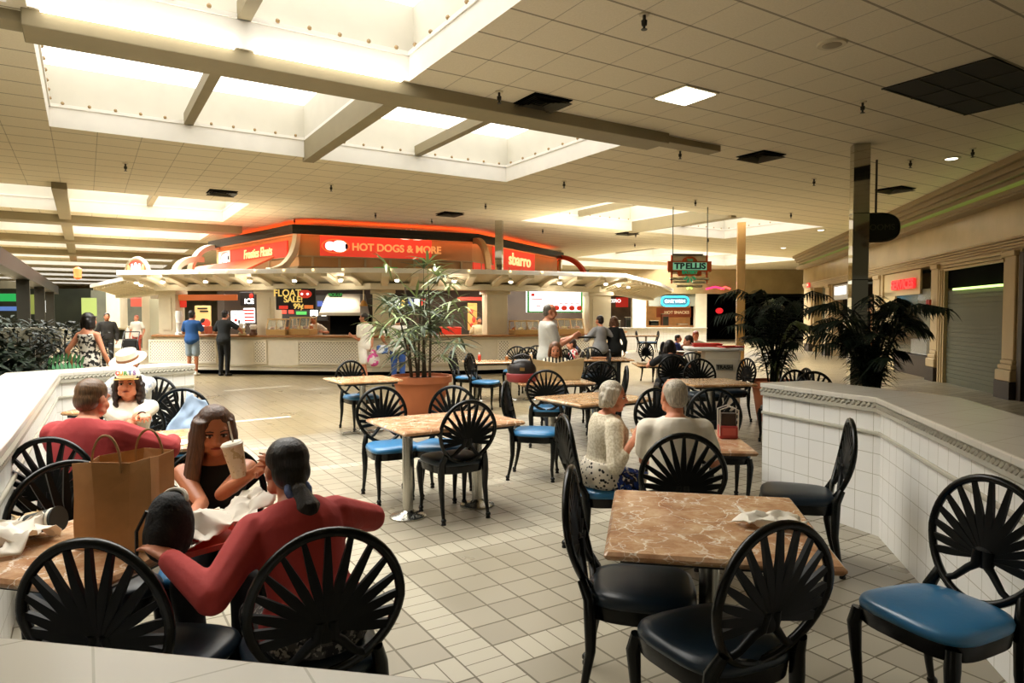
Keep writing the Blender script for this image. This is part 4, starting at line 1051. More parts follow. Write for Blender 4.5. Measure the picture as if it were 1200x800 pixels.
# ------------------------------------------------------------------ trash cabinet
tc = thing('trash_cabinet', 'white trash cabinet with red trays on top beside the right palm', 'trash bin', (3.5, 11.45, 0), R(-8))
m = MB(); m.box((0,0,.53), (.56,.56,.98), bev=.012); m.build('body', M_counter, tc)
m = MB(); m.box((0,0,.03), (.5,.5,.06)); m.build('kick', M_dark, tc)
m = MB(); m.box((-.13,.05,1.05), (.9,.72,.05), bev=.015); m.build('top', M_white, tc)
m = MB(); m.box((0,-.285,.5), (.48,.02,.80), bev=.006); m.build('door', mat('bin_door', 'ddd5c2', .5), tc)
m = MB(); m.box((.02,-.30,.76), (.27,.015,.1)); pl = m.build('label_plate', mat('plate_grey', '8f8d80', .5), tc)
lettering('TRASH', M_black, .085, pl, (.02,-.312,.76), ext=.003, off=.003)
m = MB(); m.box((-.08,-.30,.42), (.3,.02,.02)); m.build('handle', M_black, tc)
M_tray = mat('red_tray', 'd23a2c', .35)
def tray(loc, rz, label, m_=M_tray, w_=.42, l_=.31):
    t = thing('food_tray', label, 'tray', loc, rz, 'plastic trays')
    m = MB(); m.rings([[(-w_/2*k,-l_/2*k,z),(w_/2*k,-l_/2*k,z),(w_/2*k,l_/2*k,z),(-w_/2*k,l_/2*k,z)] for k, z in ((.9,0),(1,.028),(.97,.028),(.88,.008))]); m.build('tray', m_, t)
    return t
for k in range(2): tray((3.32, 11.62, 1.076+.03*k), R(-8), ['lower red tray of the stack at the back of the trash cabinet top', 'upper red tray of the stack at the back of the trash cabinet top'][k], w_=.5)
tray((3.62, 11.3, 1.076), R(10), 'red tray at the right front corner of the trash cabinet top', w_=.36)
# ------------------------------------------------------------------ planters and palms
M_terra = mat('terracotta', 'b56a42', .6, var=.08, vscale=4)
M_soil = mat('soil', '2a1c12', .9)
M_leaf = mat('palm_leaf', '48563a', .42, var=.35, vscale=6)
M_leaf2 = mat('dark_palm_leaf', '182416', .62, spec=.2, var=.35, vscale=6)
M_leaf3 = mat('light_palm_leaf', '8a9a66', .4, var=.2, vscale=6)
M_cane = mat('palm_cane', '3a3022', .7, var=.2)
def pot(t, r, h, m_=M_terra):
    m = MB(); m.lathe([(r*.68,0),(r*.86,h*.62),(r*.93,h*.82),(r*1.02,h*.83),(r*1.03,h),(r*.93,h),(r*.9,h*.93),(.01,h*.92)], n=36); m.build('pot', m_, t, smooth=True, angle=35)
    m = MB(); m.lathe([(r*.9,h*.92),(.01,h*.935)], n=24); m.build('soil', M_soil, t)
def blade(mb, p, d, L, w_, droop, r):
    """pointed leaf from p in direction d"""
    d = d.normalized(); sd = d.cross(Vector((0,0,1)))
    sd = sd.normalized() if sd.length > .05 else Vector((1,0,0)); q = Vector(p); rows = []
    for k in range(5):
        f = k/4; ww = w_*(.35, 1.0, .95, .6, .04)[k]
        up = Vector((0,0,1)); c = q+d*L*f+Vector((0,0,-droop*L*f*f))
        rows.append((c-sd*ww, c+Vector((0,0,-ww*.35)), c+sd*ww))
    o = len(mb.v)
    for a in rows: mb.v += [tuple(x) for x in a]
    for k in range(4):
        for j in range(2):
            i0 = o+k*3+j; mb.f.append((i0, i0+1, i0+4, i0+3))
def rhapis(loc, label, r, h, canes, top, spread, seed, mleaf=M_leaf, potm=M_terra, nleaf=8, split=True):
    rr = random.Random(seed); t = thing('potted_palm', label, 'potted plant', loc); pot(t, r, h, potm)
    for c in range(canes):
        a = rr.uniform(0, 6.28); rad = rr.uniform(.02, r*.62); ht = top*rr.uniform(.55, 1.0)
        b = Vector((rad*math.cos(a), rad*math.sin(a), h*.9)); e = Vector((b.x*1.6+rr.uniform(-.1,.1), b.y*1.6+rr.uniform(-.1,.1), ht))
        m = MB(); m.tube([b, (b+e)/2+Vector((rr.uniform(-.03,.03), rr.uniform(-.03,.03), 0)), e], [.022,.018,.012], 7); cn = m.build('cane', M_cane, t, smooth=True)
        for k in range(nleaf):
            f = rr.uniform(.28, .95) if k else 1.0; p = b.lerp(e, f); az = rr.uniform(0, 6.28); el = rr.uniform(-.1, .9) if k else .9
            d = Vector((math.cos(az)*math.cos(el), math.sin(az)*math.cos(el), math.sin(el))); L = spread*rr.uniform(.3, .55)*(1.1-.3*f)
            tip = p+d*L; mb = MB(); mb.tube([p, p+d*L*.5+Vector((0,0,.03)), tip], [.006,.005,.004], 5)
            n = rr.randint(6, 9); sd = d.cross(Vector((0,0,1))); sd = sd.normalized() if sd.length > .1 else Vector((1,0,0)); fu = d.cross(sd)
            for j in range(n):
                q = R(-100+200*j/(n-1)); dd = d*math.cos(q)+sd*math.sin(q)+Vector((0,0,rr.uniform(-.2,.15)))
                blade(mb, tip, dd, spread*rr.uniform(.24,.36), .023, rr.uniform(.15,.6), rr)
            mb.build('frond', mleaf if rr.random() < .6 else M_leaf3, t, smooth=True)
    return t
def areca(loc, label, r, h, n, top, spread, seed, mleaf, potm=M_terra, light=.0):
    rr = random.Random(seed); t = thing('potted_palm', label, 'potted plant', loc); pot(t, r, h, potm)
    for c in range(n):
        az = 6.283*c/n*2.4+rr.uniform(-.3,.3); b = Vector((rr.uniform(-.08,.08), rr.uniform(-.08,.08), h*.9))
        hh = (top-h)*rr.uniform(.45, 1.05); out = spread*rr.uniform(.4, 1.0); path = []
        for k in range(9):
            f = k/8; path.append(b+Vector((math.cos(az)*out*f**1.4, math.sin(az)*out*f**1.4, hh*math.sin(min(1.0, f*1.08)*1.9)/math.sin(1.57)*.98)))
        mb = MB(); mb.tube(path, [.014-.001*k for k in range(9)], 5)
        for k in range(2, 9):
            for q in range(3):
                f = min(1, (k-1+q/3)/8); i = min(7, int(f*8)); p = path[i].lerp(path[i+1], f*8-i); tg = (path[i+1]-path[i]).normalized(); sd = tg.cross(Vector((0,0,1))); sd = sd.normalized() if sd.length > .1 else Vector((1,0,0))
                for sg in (-1, 1): blade(mb, p, tg*.65+sd*sg+Vector((0,0,-.1)), spread*.30*(1.15-.6*f), .017, rr.uniform(.3,.9), rr)
        mb.build('frond', M_leaf3 if rr.random() < light else mleaf, t, smooth=True)
    return t
pp = at(492, 486, 0)
rhapis((pp.x, pp.y+.25, 0), 'tall fan palm in a big terracotta pot in the middle of the floor', .49, .62, 8, 2.15, 1.35, 11)
areca((4.0, 10.4, 0), 'feathery palm in a terracotta pot right of the trash cabinet', .34, .62, 24, 2.05, 1.0, 5, M_leaf2, light=.22)
areca((4.75, 9.0, 0), 'dark spreading palm behind the right tiled wall before the mirrored post', .36, .55, 34, 1.9, 1.0, 9, M_leaf2, mat('dark_pot', '2a2018', .6))
# planting beds at the left
def bed(loc, lx, ly, rz, hgt, n, label, m_, seed):
    rr = random.Random(seed); t = thing('shrub', label, 'plant', loc, rz)
    m = MB()
    for k in range(n):
        x, y = rr.uniform(-lx/2, lx/2), rr.uniform(-ly/2, ly/2); z = hgt*rr.uniform(.35, 1.0)*(1-.35*abs(2*x/lx)**3)
        az = rr.uniform(0, 6.28); el = rr.uniform(-.3, .9); d = Vector((math.cos(az)*math.cos(el), math.sin(az)*math.cos(el), math.sin(el)))
        blade(m, (x, y, z), d, rr.uniform(.14,.30), .035, rr.uniform(.2,.8), rr)
    m.build('foliage', m_, t, smooth=True)
    m = MB()
    for k in range(10):
        x, y = rr.uniform(-lx/2, lx/2)*.8, rr.uniform(-ly/2, ly/2)*.8; m.tube([(x,y,.05),(x*1.05,y*1.05,hgt*.8)], .012, 5)
    m.build('stem', M_cane, t)
    m = MB(); m.box((0,0,.2), (lx,ly,.4)); m.build('trough', mat('dark_trough', '1c1a14', .7), t)
    return t
bed((-6.1,7.4,0), 1.1, 1.2, .5, 1.25, 700, 'dark leafy shrub at the left border behind the left tiled wall', M_leaf2, 1)
bed((-6.3,8.3,0), 1.1, 1.2, .5, 1.25, 700, 'dark leafy shrub behind the left tiled wall, left of the floral dress', M_leaf2, 2)
bed((-7.9,9.9,0), 1.5, 1.3, .5, 1.32, 700, 'dark shrub further left behind the tiled wall', M_leaf2, 3)
bed((-11.5,15.2,0), 2.6, 1.0, .3, 1.6, 600, 'shrub row rising over the grey planter wall at far left', M_leaf2, 4)
bed((-14,17.5,0), 2.6, 1.0, .3, 1.6, 600, 'second shrub row behind the dark posts at far left', M_leaf2, 6)
bed((-9.5,14.4,0), 1.6, 1.0, .3, 1.5, 500, 'shrub between the dark posts and the far left shop counter', M_leaf2, 8)
ff = MB(); b0 = Vector((-6.05, 8.9, .95))
for k in range(9):
    for sg in (-1, 1): blade(ff, b0+Vector((.06*k, -.01*k, .05*math.sin(k*.35))), Vector((.3, -.2, sg*1.0)), .17, .02, .2, rnd)
o = ff.build('fern_frond', mat('fern_green', '4a8a5a', .45), smooth=True); tag(o, 'bright green fern frond beside the floral dress', 'plant')
# ------------------------------------------------------------------ mirrored posts
def post(u, v, y, s, lab, z1=CEIL, m_=M_mirror, base=0):
    p = aty(u, v, y); m = MB(); m.box((p.x, y, (z1+base)/2), (s, s, z1-base), R(-MALL)); o = m.build('column_mirrored', m_); o['kind'] = 'structure'
    b = MB()
    for zz in (.9, 2.2, 3.3): b.box((p.x, y, zz), (s+.006, s+.006, .012), R(-MALL))
    b.build('joint_strip', M_bronze, o); return o
post(1006, 300, 11.5, .25, '')
post(585, 300, 20.6, .21, '', base=2.8)
post(868, 330, 21, .24, '', m_=mat('tan_metal', 'b08850', .25, .7))
post(654, 320, 30, .3, '')
# ------------------------------------------------------------------ hanging signs
ts = thing('hanging_sign', 'stepped green and orange sign TRELLIS EATERY hanging from the ceiling', 'sign', aty(808, 312, 18.0), R(4))
M_or = mat('sign_orange', 'c25a2c', .5); M_gl = mat('sign_green', '0e7a50', .5, emit='18a068', es=.45); M_cr = mat('sign_cream', 'e3dcc0', .5); M_dl = mat('sign_dark', '14281c', .5)
sc_ = 18.0/800
def sbx(name, m_, x0, x1, z0, z1, d0, d1):
    m = MB(); m.box(((x0+x1)/2*sc_, (d0+d1)/2, (z0+z1)/2*sc_), ((x1-x0)*sc_, d1-d0, (z1-z0)*sc_)); return m.build(name, m_, ts)
sbx('back_board', M_cr, -21, 21, -9, 13, .02, .06); sbx('back_board', M_cr, -25, 25, -7, 1, .02, .06)
sbx('name_board', M_or, -26, 26, -6, 6, -.02, .02); sbx('base_board', M_or, -14, 14, -11.5, -6, -.02, .02)
m = MB(); m.prism([(9*sc_*math.cos(math.pi*k/16), (5+6.5*math.sin(math.pi*k/16))*sc_) for k in range(17)], -.02, .02, Matrix.Rotation(math.pi/2, 4, 'X')); m.build('arch_board', M_or, ts)
sbx('name_field', mat('sign_mint', '8fd8b0', .5, emit='8fd8b0', es=.35), -20, 20, -4.2, 4.4, -.035, -.018)
lettering('TRELLIS', M_dl, .215, ts, (0,-.045,.0), sx=1.15, off=.008, ext=.006); lettering('THE', M_gl, .09, ts, (0,-.035,7*sc_)); lettering('EATERY', M_gl, .12, ts, (0,-.035,-7.2*sc_), off=.004)
for x, z, w_ in ((-12,-14,22),(-9,-17.5,20),(0,-22.5,30),(13,-14,20),(12,-18,16)):
    sbx('trellis_bar', M_cr, x-w_/2, x+w_/2, z-1, z+1, -.02, .03); sbx('trellis_edge', M_dl, x-w_/2, x+w_/2, z-1.8, z-1, -.02, .03)
for x in (-21, 21): sbx('side_post', M_or, x-1, x+1, -20, 13, 0, .03)
sbx('top_bar', M_dl, -20, 16, 13, 14.5, -.02, .05)
for k in range(9):
    a = R(-170+20*k); d = Vector((math.cos(a), 0, math.sin(a))); x_ = Vector((-d.z,0,d.x)); b_ = Vector((0,-.04,-11*sc_)); L = 9*sc_
    m = MB(); q = [b_+d*.04, b_+d*L*.6+x_*.03, b_+d*L, b_+d*L*.6-x_*.03]; m.rings([[tuple(v+Vector((0,-.008,0))) for v in q], [tuple(v+Vector((0,.008,0))) for v in q]]); m.build('palm_leaf', M_gl if k % 2 else M_cr, ts)
for x in (-20, 21): m = MB(); m.tube([(x*sc_,0,13*sc_),(x*sc_,0,CEIL-ts.location.z)], .012, 6); m.build('hanger_rod', M_dl, ts)
rs_ = thing('hanging_sign', 'dark oval sign ROOMS on a rod behind the mirrored post', 'sign', aty(1026, 267, 12.6), R(-10))
m = MB(); pts = [(.33*math.cos(2*math.pi*k/40)**1 if 0 else math.copysign(abs(math.cos(2*math.pi*k/40))**.75, math.cos(2*math.pi*k/40))*.39, math.copysign(abs(math.sin(2*math.pi*k/40))**.8, math.sin(2*math.pi*k/40))*.255) for k in range(40)]
m.prism(pts, -.05, .05, Matrix.Rotation(math.pi/2, 4, 'X')); m.build('panel', mat('sign_black_green', '10160f', .3), rs_, bevel=.01)
m = MB(); m.tube([(x*1.0, -.05, z) for x, z in pts], .018, 6, closed=True); m.build('rim', M_bronze, rs_, smooth=True)
lettering('ROOMS', mat('faint_letters', '4a4c40', .5), .15, rs_, (.05,-.06,0), ext=.004)
m = MB(); m.tube([(0,0,.25),(0,0,CEIL-rs_.location.z)], .02, 8); m.build('rod', M_bronze, rs_)
# ------------------------------------------------------------------ ceiling fittings
def troffer(a, b, label):
    t = thing('ceiling_light', label, 'ceiling light', ab(a, b, CEIL-.012), R(-DIAG))
    m = MB(); m.box((0,0,0), (.6,.6,.02)); m.build('frame', M_cream, t)
    m = MB(); m.box((0,0,-.012), (.53,.53,.012)); m.build('diffuser', mat('diffuser', 'ffffff', .5, emit='fffbe8', es=6), t)
troffer(6.38, 6.62, 'square lit ceiling panel right of the long beam')
def vent(a, b, label, n=5, s=.6):
    t = thing('ceiling_vent', label, 'vent', ab(a, b, CEIL-.005), R(-DIAG))
    for k in range(n):
        q = s/2*(1-k/n); m = MB(); z = -.05+.009*k
        m.rings([[(-q,-q,z),(q,-q,z),(q,q,z),(-q,q,z)], [(-q*.86,-q*.86,z+.03),(q*.86,-q*.86,z+.03),(q*.86,q*.86,z+.03),(-q*.86,q*.86,z+.03)]], False, False); m.build('louver_ring', mat('vent_dark', '3a3424', .7), t)
    m = MB(); m.box((0,0,.0), (s,s,.012)); m.build('back', M_dark, t)
vent(7.62, 5.22, 'dark square air vent nearest the long beam'); vent(8.05, 10.25, 'dark square air vent left of the mirrored post'); vent(8.55, 15.5, 'dark air vent right of the mirrored post')
p = at(260, 225, CEIL); vent(p @ EA, p @ EB, 'air vent above the left skylights', s=.6)
p = at(527, 250, CEIL); vent(p @ EA, p @ EB, 'air vent above the red fascia sign', s=.6)
p = at(735, 273, CEIL); vent(p @ EA, p @ EB, 'small air vent beside the mid skylight', s=.6)
m = MB(); abox(m, 3.66, 4.9, 8.52, 10.6, CEIL-.012, CEIL-.002); o = m.build('return_grille', mat('grille_dark', '17180f', .8)); tag(o, 'large dark return air grille in the ceiling at the upper right', 'vent')
m = MB(); 
for k in range(4): abox(m, 3.66+.4*k, 3.68+.4*k, 8.52, 10.6, CEIL-.02, CEIL-.01)
for k in range(4): abox(m, 3.66, 4.9, 8.52+.69*k, 8.54+.69*k, CEIL-.02, CEIL-.01)
m.build('grille_bar', mat('grille_bar', '2c2a1e', .8), o)
def downlight(u, v, label, lit=True):
    p = at(u, v, CEIL); t = thing('downlight', label, 'ceiling light', (p.x, p.y, CEIL))
    m = MB(); m.lathe([(.14,-.02),(.15,-.01),(.15,0),(.1,0)], n=24); m.build('trim', M_cream, t, smooth=True)
    m = MB(); m.ell((0,0,-.018), (.10,.10,.012), n=20); m.build('lens', mat('down_lens', 'ffffff', .4, emit='fff8e0', es=5) if lit else mat('off_lens', '8a8068', .5), t, smooth=True)
downlight(1115, 185, 'round lit downlight near the right cornice'); downlight(962, 269, 'round lit downlight right of the mid skylight tip'); downlight(918, 290, 'small lit downlight above the dark entrance'); downlight(850, 318, 'far small lit downlight left of the orange post')
downlight(975, 51, 'unlit round speaker disc in the upper right ceiling', False)
for k, (u, v) in enumerate(((755,22),(585,113),(1011,125),(797,182),(661,218),(954,215),(147,197),(388,222),(569,244),(1067,193),(1140,180),(506,262),(636,274),(745,279),(744,291),(815,240),(927,255),(830,285),(345,262),(440,255))):
    if v > 300: continue
    p = at(u, v-6, CEIL); t = thing('sprinkler', 'small dark fire sprinkler head hanging from the ceiling tiles', 'sprinkler', (p.x, p.y, CEIL), 0, 'ceiling sprinklers')
    m = MB(); m.lathe([(.05,-.015),(.05,0)], n=14); m.build('rose', M_cream, t)
    m = MB(); m.lathe([(.016,-.015),(.016,-.06),(.03,-.065),(.026,-.11),(.012,-.115),(.012,-.14),(.03,-.145),(.03,-.15)], n=10); m.build('nozzle', M_bronze, t, smooth=True)
# ------------------------------------------------------------------ people
def fuse(mb, name, m, parent, vox, it=3, fac=.5, keep=True):
    """one continuous surface out of overlapping closed shapes"""
    me = bpy.data.meshes.new(name); me.from_pydata(mb.v, [], mb.f); me.update()
    tmp = bpy.data.objects.new('tmp', me); COL.objects.link(tmp)
    r = tmp.modifiers.new('r', 'REMESH'); r.mode = 'VOXEL'; r.voxel_size = vox; r.adaptivity = 0
    if it: s = tmp.modifiers.new('s', 'SMOOTH'); s.iterations = it; s.factor = fac
    dg = bpy.context.evaluated_depsgraph_get(); dg.update()
    nm = bpy.data.meshes.new_from_object(tmp.evaluated_get(dg)); nm.name = name
    bpy.data.objects.remove(tmp); bpy.data.meshes.remove(me)
    nm.materials.clear(); nm.materials.append(m)
    for p in nm.polygons: p.use_smooth = True
    o = bpy.data.objects.new(name, nm); COL.objects.link(o)
    if parent is not None: o.parent = parent
    return o
def cap(mb, p0, r0, p1, r1, n=10):
    """tapering limb with round ends"""
    a, b = Vector(p0), Vector(p1); d = b-a; L = d.length
    if L < 1e-6: return mb.ell(a, r0, n=n, m=6)
    d.normalize(); x = d.orthogonal().normalized(); y = d.cross(x); rs = []
    for k in range(1, 4):
        t = math.pi/2*(1-k/4.0); rs.append((a-d*r0*math.sin(t), r0*math.cos(t)))
    rs.append((a, r0)); rs.append((b, r1))
    for k in range(1, 4):
        t = math.pi/2*k/4.0; rs.append((b+d*r1*math.sin(t), r1*math.cos(t)))
    return mb.rings([[tuple(c+x*r*math.cos(2*math.pi*j/n)+y*r*math.sin(2*math.pi*j/n)) for j in range(n)] for c, r in rs])
SK = {}
def skin(c='c07a56'): return mat('skin_'+c, c, .5, var=.05, vscale=20)
def hair_mat(c):
    if 'hair_'+c in MATS: return MATS['hair_'+c]
    k = NT('hair_'+c, .42); tc = k.n('ShaderNodeTexCoord'); mp = k.n('ShaderNodeMapping'); mp.inputs['Scale'].default_value = (55, 55, 5); k.l(tc.outputs['Object'], mp.inputs[0])
    n = k.n('ShaderNodeTexNoise'); n.inputs['Scale'].default_value = 3; n.inputs['Detail'].default_value = 4; k.l(mp.outputs[0], n.inputs['Vector'])
    hs = k.n('ShaderNodeHueSaturation'); hs.inputs['Color'].default_value = lin(c); mr = k.n('ShaderNodeMapRange'); mr.inputs[1].default_value = .3; mr.inputs[2].default_value = .7; mr.inputs[3].default_value = .55; mr.inputs[4].default_value = 1.6
    k.l(n.outputs['Fac'], mr.inputs[0]); k.l(mr.outputs[0], hs.inputs['Value']); k.l(hs.outputs['Color'], k.b.inputs['Base Color']); k.bump(n.outputs['Fac'], .5, .006); return k.m
def ik(S, W, l1, l2, pole):
    d = W-S; D = d.length
    if D > (l1+l2)*.995: W = S+d.normalized()*(l1+l2)*.995; d = W-S; D = d.length
    D = max(D, abs(l1-l2)*1.05+.001)
    a = (l1*l1-l2*l2+D*D)/(2*D); h = math.sqrt(max(0, l1*l1-a*a)); u = d.normalized()
    p = Vector(pole)-u*Vector(pole).dot(u); p = p.normalized() if p.length > 1e-4 else u.orthogonal()
    return S+u*a+p*h, W
def hand(mb, W, d, nrm, curl, s, side, minr):
    """palm, four bent fingers of different lengths and a thumb off the palm's side; side +1: thumb towards +lat"""
    d = d.normalized(); nrm = (nrm-d*nrm.dot(d)); nrm = nrm.normalized() if nrm.length > 1e-4 else d.orthogonal().normalized(); lat = d.cross(nrm)*side
    fr = max(.0086*s, minr)
    for i in range(4):
        kx = (.031-.0205*i)*s; base = W+d*.012*s+lat*kx*.55; kn = W+d*(.088-.004*abs(i-1.2))*s+lat*kx
        cap(mb, base, .0135*s, kn, .0118*s, 8)
        L = (.070, .079, .073, .057)[i]*s; q = kn; dd = d.copy(); ang = 0
        for j, f in enumerate((.46, .30, .24)):
            ang += curl*(R(38), R(48), R(34))[j]+R(6); v = (d*math.cos(ang)+nrm*math.sin(ang)+lat*(.10-.07*i)).normalized()
            e = q+v*L*f; cap(mb, q, fr*(1.08-.1*j), e, fr*(1.0-.1*j), 7); q = e
    b = W+d*.026*s+lat*.026*s; v = (d*.62+lat*.72+nrm*(.15+.5*curl)).normalized(); e = b+v*.042*s; cap(mb, b, .0135*s, e, .0105*s, 8)
    v2 = (d*.85+lat*(.35-.5*curl)+nrm*(.2+.5*curl)).normalized(); cap(mb, e, .0105*s, e+v2*.03*s, .009*s, 7)
TORSO = [(-.12,.09,.085,0),(-.07,.15,.112,-.01),(.0,.168,.118,-.012),(.07,.16,.11,-.005),(.16,.138,.098,0),(.24,.142,.10,.0),(.33,.158,.108,.004),(.40,.165,.106,0),(.44,.155,.096,-.006),(.48,.115,.082,-.012),(.51,.075,.068,-.016),(.535,.055,.058,-.016)]
def person(label, loc, hd, pose='stand', H=1.72, girth=1.0, female=False, lean=0.0, roll=0.0, yaw=0.0, pitch=0.0, rh=None, lh=None, rpole=None, lpole=None,
           rcurl=.45, lcurl=.45, rnrm=None, lnrm=None, top=('tee','c8c8c8'), bottom=('trousers','222222'), shoes='1a1a1a', hair=('short','2a1a10'), skc='c07a56', vox=.013, knee=.42, spread=.10, feet=None, face=False, zoff=0.0, extra=None, name='person', step=0.0):
    s = H/1.72; P = thing(name, label, 'person', loc, -R(hd)); inv = Matrix.Rotation(R(hd), 4, 'Z') @ Matrix.Translation(-Vector(loc)); g = girth
    MS = skin(skc); hipz = (.93*s if pose == 'stand' else .545)+zoff
    hip = Vector((0, 0, hipz)); U = Vector((math.sin(R(roll)), math.sin(R(lean))*math.cos(R(roll)), math.cos(R(lean))*math.cos(R(roll)))); X = Vector((1,0,0)); X = (X-U*X.dot(U)).normalized(); Y = U.cross(X)
    fw = .92 if female else 1.0
    ts = .90 if pose == 'sit' else 1.0
    def sp(t, x=0, y=0): return hip+U*t*s*(ts if t > 0 else 1)+X*x*s+Y*y*s
    def torso(mb, inf=0.0, t0=-.2, t1=.6, bulge=1.0, n=20):
        rs = []
        rows = [r for r in TORSO if t0 <= r[0] <= t1]
        for t, rx, ry, yo in rows:
            hipk = (1.06 if female and t < .1 else fw)
            kx = g*hipk*(.94 if female and .1 < t < .3 else 1)
            bust = .018 if female and .28 < t < .42 else 0
            rs.append([tuple(sp(t, (rx*kx+inf)*math.cos(2*math.pi*j/n), yo+(bust if math.sin(2*math.pi*j/n) > .3 else 0)+(ry*g+inf)*math.sin(2*math.pi*j/n)*(bulge if (t < .2 and math.sin(2*math.pi*j/n) > 0) else 1))) for j in range(n)])
        mb.rings(rs)
    nb = sp(.50, 0, -.015); sh = {1: sp(.425, .168*fw*(.5+.5*g)), -1: sp(.425, -.168*fw*(.5+.5*g))}
    HC = sp(.50)+U*.055*s+Vector((0, .03*s, .085*s))
    HM = Matrix.Translation(HC) @ Matrix.Rotation(-R(yaw), 4, 'Z') @ Matrix.Rotation(-R(pitch), 4, 'X') @ Matrix.Scale(s*(1.0 if H > 1.45 else 1.0+.0), 4)
    if H < 1.45: HM = HM @ Matrix.Scale(1.18, 4)
    arms = {}
    for sd, tg, pole in ((1, rh, rpole), (-1, lh, lpole)):
        W = (inv @ Vector(tg)) if tg is not None else (Vector((sd*.25*s, .05*s, hipz-.06*s)) if pose == 'stand' else Vector((sd*.14, .30, hipz+.10)))
        pl = Vector(pole) if pole is not None else Vector((sd*.5, -.6, -.4))
        E, W = ik(sh[sd], W, .285*s, .25*s, pl); arms[sd] = (sh[sd], E, W)
    legs = {}
    for sd in (1, -1):
        h = sp(-.02, sd*.088*g)
        if pose == 'stand':
            a = Vector((sd*spread, step*sd*.5, .085*s)); k = (h+a)/2+Vector((0, .03+max(0, step*sd)*.15, 0)); 
        else:
            k = Vector((sd*spread*1.15, knee*s, .50*s+.01)); f = (inv @ Vector(feet[0 if sd > 0 else 1])) if feet else Vector((sd*spread*1.1, knee*s+.04, 0)); a = Vector((f.x, f.y, .085))
        legs[sd] = (h, k, a)
    # body
    B = MB(); torso(B, -.004)
    cap(B, sp(.46,0,-.015), .056*s, HM @ Vector((0,-.012,-.06)), .052*s*(.92 if female else 1))
    for sd in (1, -1):
        S, E, W = arms[sd]; k = s*(.86 if female else 1)*(.6+.4*g)
        cap(B, sp(.43, sd*.09), .058*k, S, .056*k); cap(B, S, .055*k, S.lerp(E,.5), .047*k); cap(B, S.lerp(E,.5), .047*k, E, .038*k); cap(B, E, .038*k, E.lerp(W,.35), .040*k); cap(B, E.lerp(W,.35), .040*k, W, .026*k)
        d = (W-E).normalized(); nm = rnrm if sd > 0 else lnrm; nm = (inv.to_3x3() @ Vector(nm)) if nm is not None else (Vector((-sd, 0, 0)) if pose == 'stand' else Vector((0, 0, -1)))
        lt = d.cross(nm); side = 1 if (lt.dot(Vector((-sd, .3, .3)) if abs(nm.z) > .6 else Vector((0, 1, .3))) > 0) else -1
        hand(B, W, d, nm, rcurl if sd > 0 else lcurl, s*.98, side, vox*.72)
        h, kn, a = legs[sd]; q = s*(.6+.4*g)*(1.02 if female else 1)
        cap(B, h, .088*q, h.lerp(kn,.5), .074*q); cap(B, h.lerp(kn,.5), .074*q, kn, .054*q); cap(B, kn, .054*q, kn.lerp(a,.33), .053*q); cap(B, kn.lerp(a,.33), .053*q, a, .034*q)
        td = Vector((sd*.18, 1, 0)).normalized(); cap(B, a+Vector((0,-.03,-.045)), .034*s, a+td*.11*s+Vector((0,0,-.055)), .026*s)
    # head
    def he(c, r): B.ell(c, r, HM, 16, 10)
    he((0,-.012,.03), (.074,.092,.084)); he((0,.02,-.025), (.063,.070,.085)); he((0,.052,-.083), (.033,.032,.026))
    for sd in (1, -1):
        he((sd*.036,.058,-.032), (.027,.028,.03)); he((sd*.076,-.008,-.008), (.011,.022,.032)); he((sd*.045,.03,-.07), (.022,.035,.025))
    def hc(p0, r0, p1, r1): cap(B, HM @ Vector(p0), r0*s, HM @ Vector(p1), r1*s, 8)
    hc((0,.082,.018), .009, (0,.105,-.026), .0135); hc((-.012,.09,-.032), .009, (.012,.09,-.032), .009)
    hc((-.038,.070,.026), .014, (.038,.070,.026), .014); hc((-.018,.082,-.058), .008, (.018,.082,-.058), .008)
    body = fuse(B, 'body', MS, P, vox, 2 if vox < .009 else 1)
    if face:
        for sd in (1, -1):
            m = MB(); m.ell((sd*.031,.0755,.003), (.015,.010,.0085), HM); m.build('eye', mat('eye_white', 'd8cfc4', .3), P, smooth=True)
            m = MB(); m.ell((sd*.031,.0845,.002), (.007,.003,.0075), HM); m.build('iris', mat('iris_dark', '20140c', .2), P, smooth=True)
            m = MB(); m.tube([HM @ Vector(q) for q in ((sd*.014,.0915,.0255),(sd*.031,.089,.0295),(sd*.052,.074,.023))], [.0025*s,.0032*s,.0015*s], 6); m.build('eyebrow', mat('brow_dark', '1d120b', .8), P, smooth=True)
            m = MB(); m.tube([HM @ Vector(q) for q in ((sd*.016,.0835,.009),(sd*.031,.087,.0125),(sd*.047,.077,.008))], .0028*s, 6); m.build('eyelid', mat('lash_dark', '1a100a', .7), P, smooth=True)
        m = MB(); m.tube([HM @ Vector(q) for q in ((-.024,.081,-.059),(-.008,.0925,-.056),(.008,.0925,-.056),(.024,.081,-.059))], [.003*s,.006*s,.006*s,.003*s], 8); m.build('lips', mat('lip_'+skc, '8a3a30', .4), P, smooth=True)
    # hair
    kind, hcol = hair[0], hair[1]; hm = hair_mat(hcol)
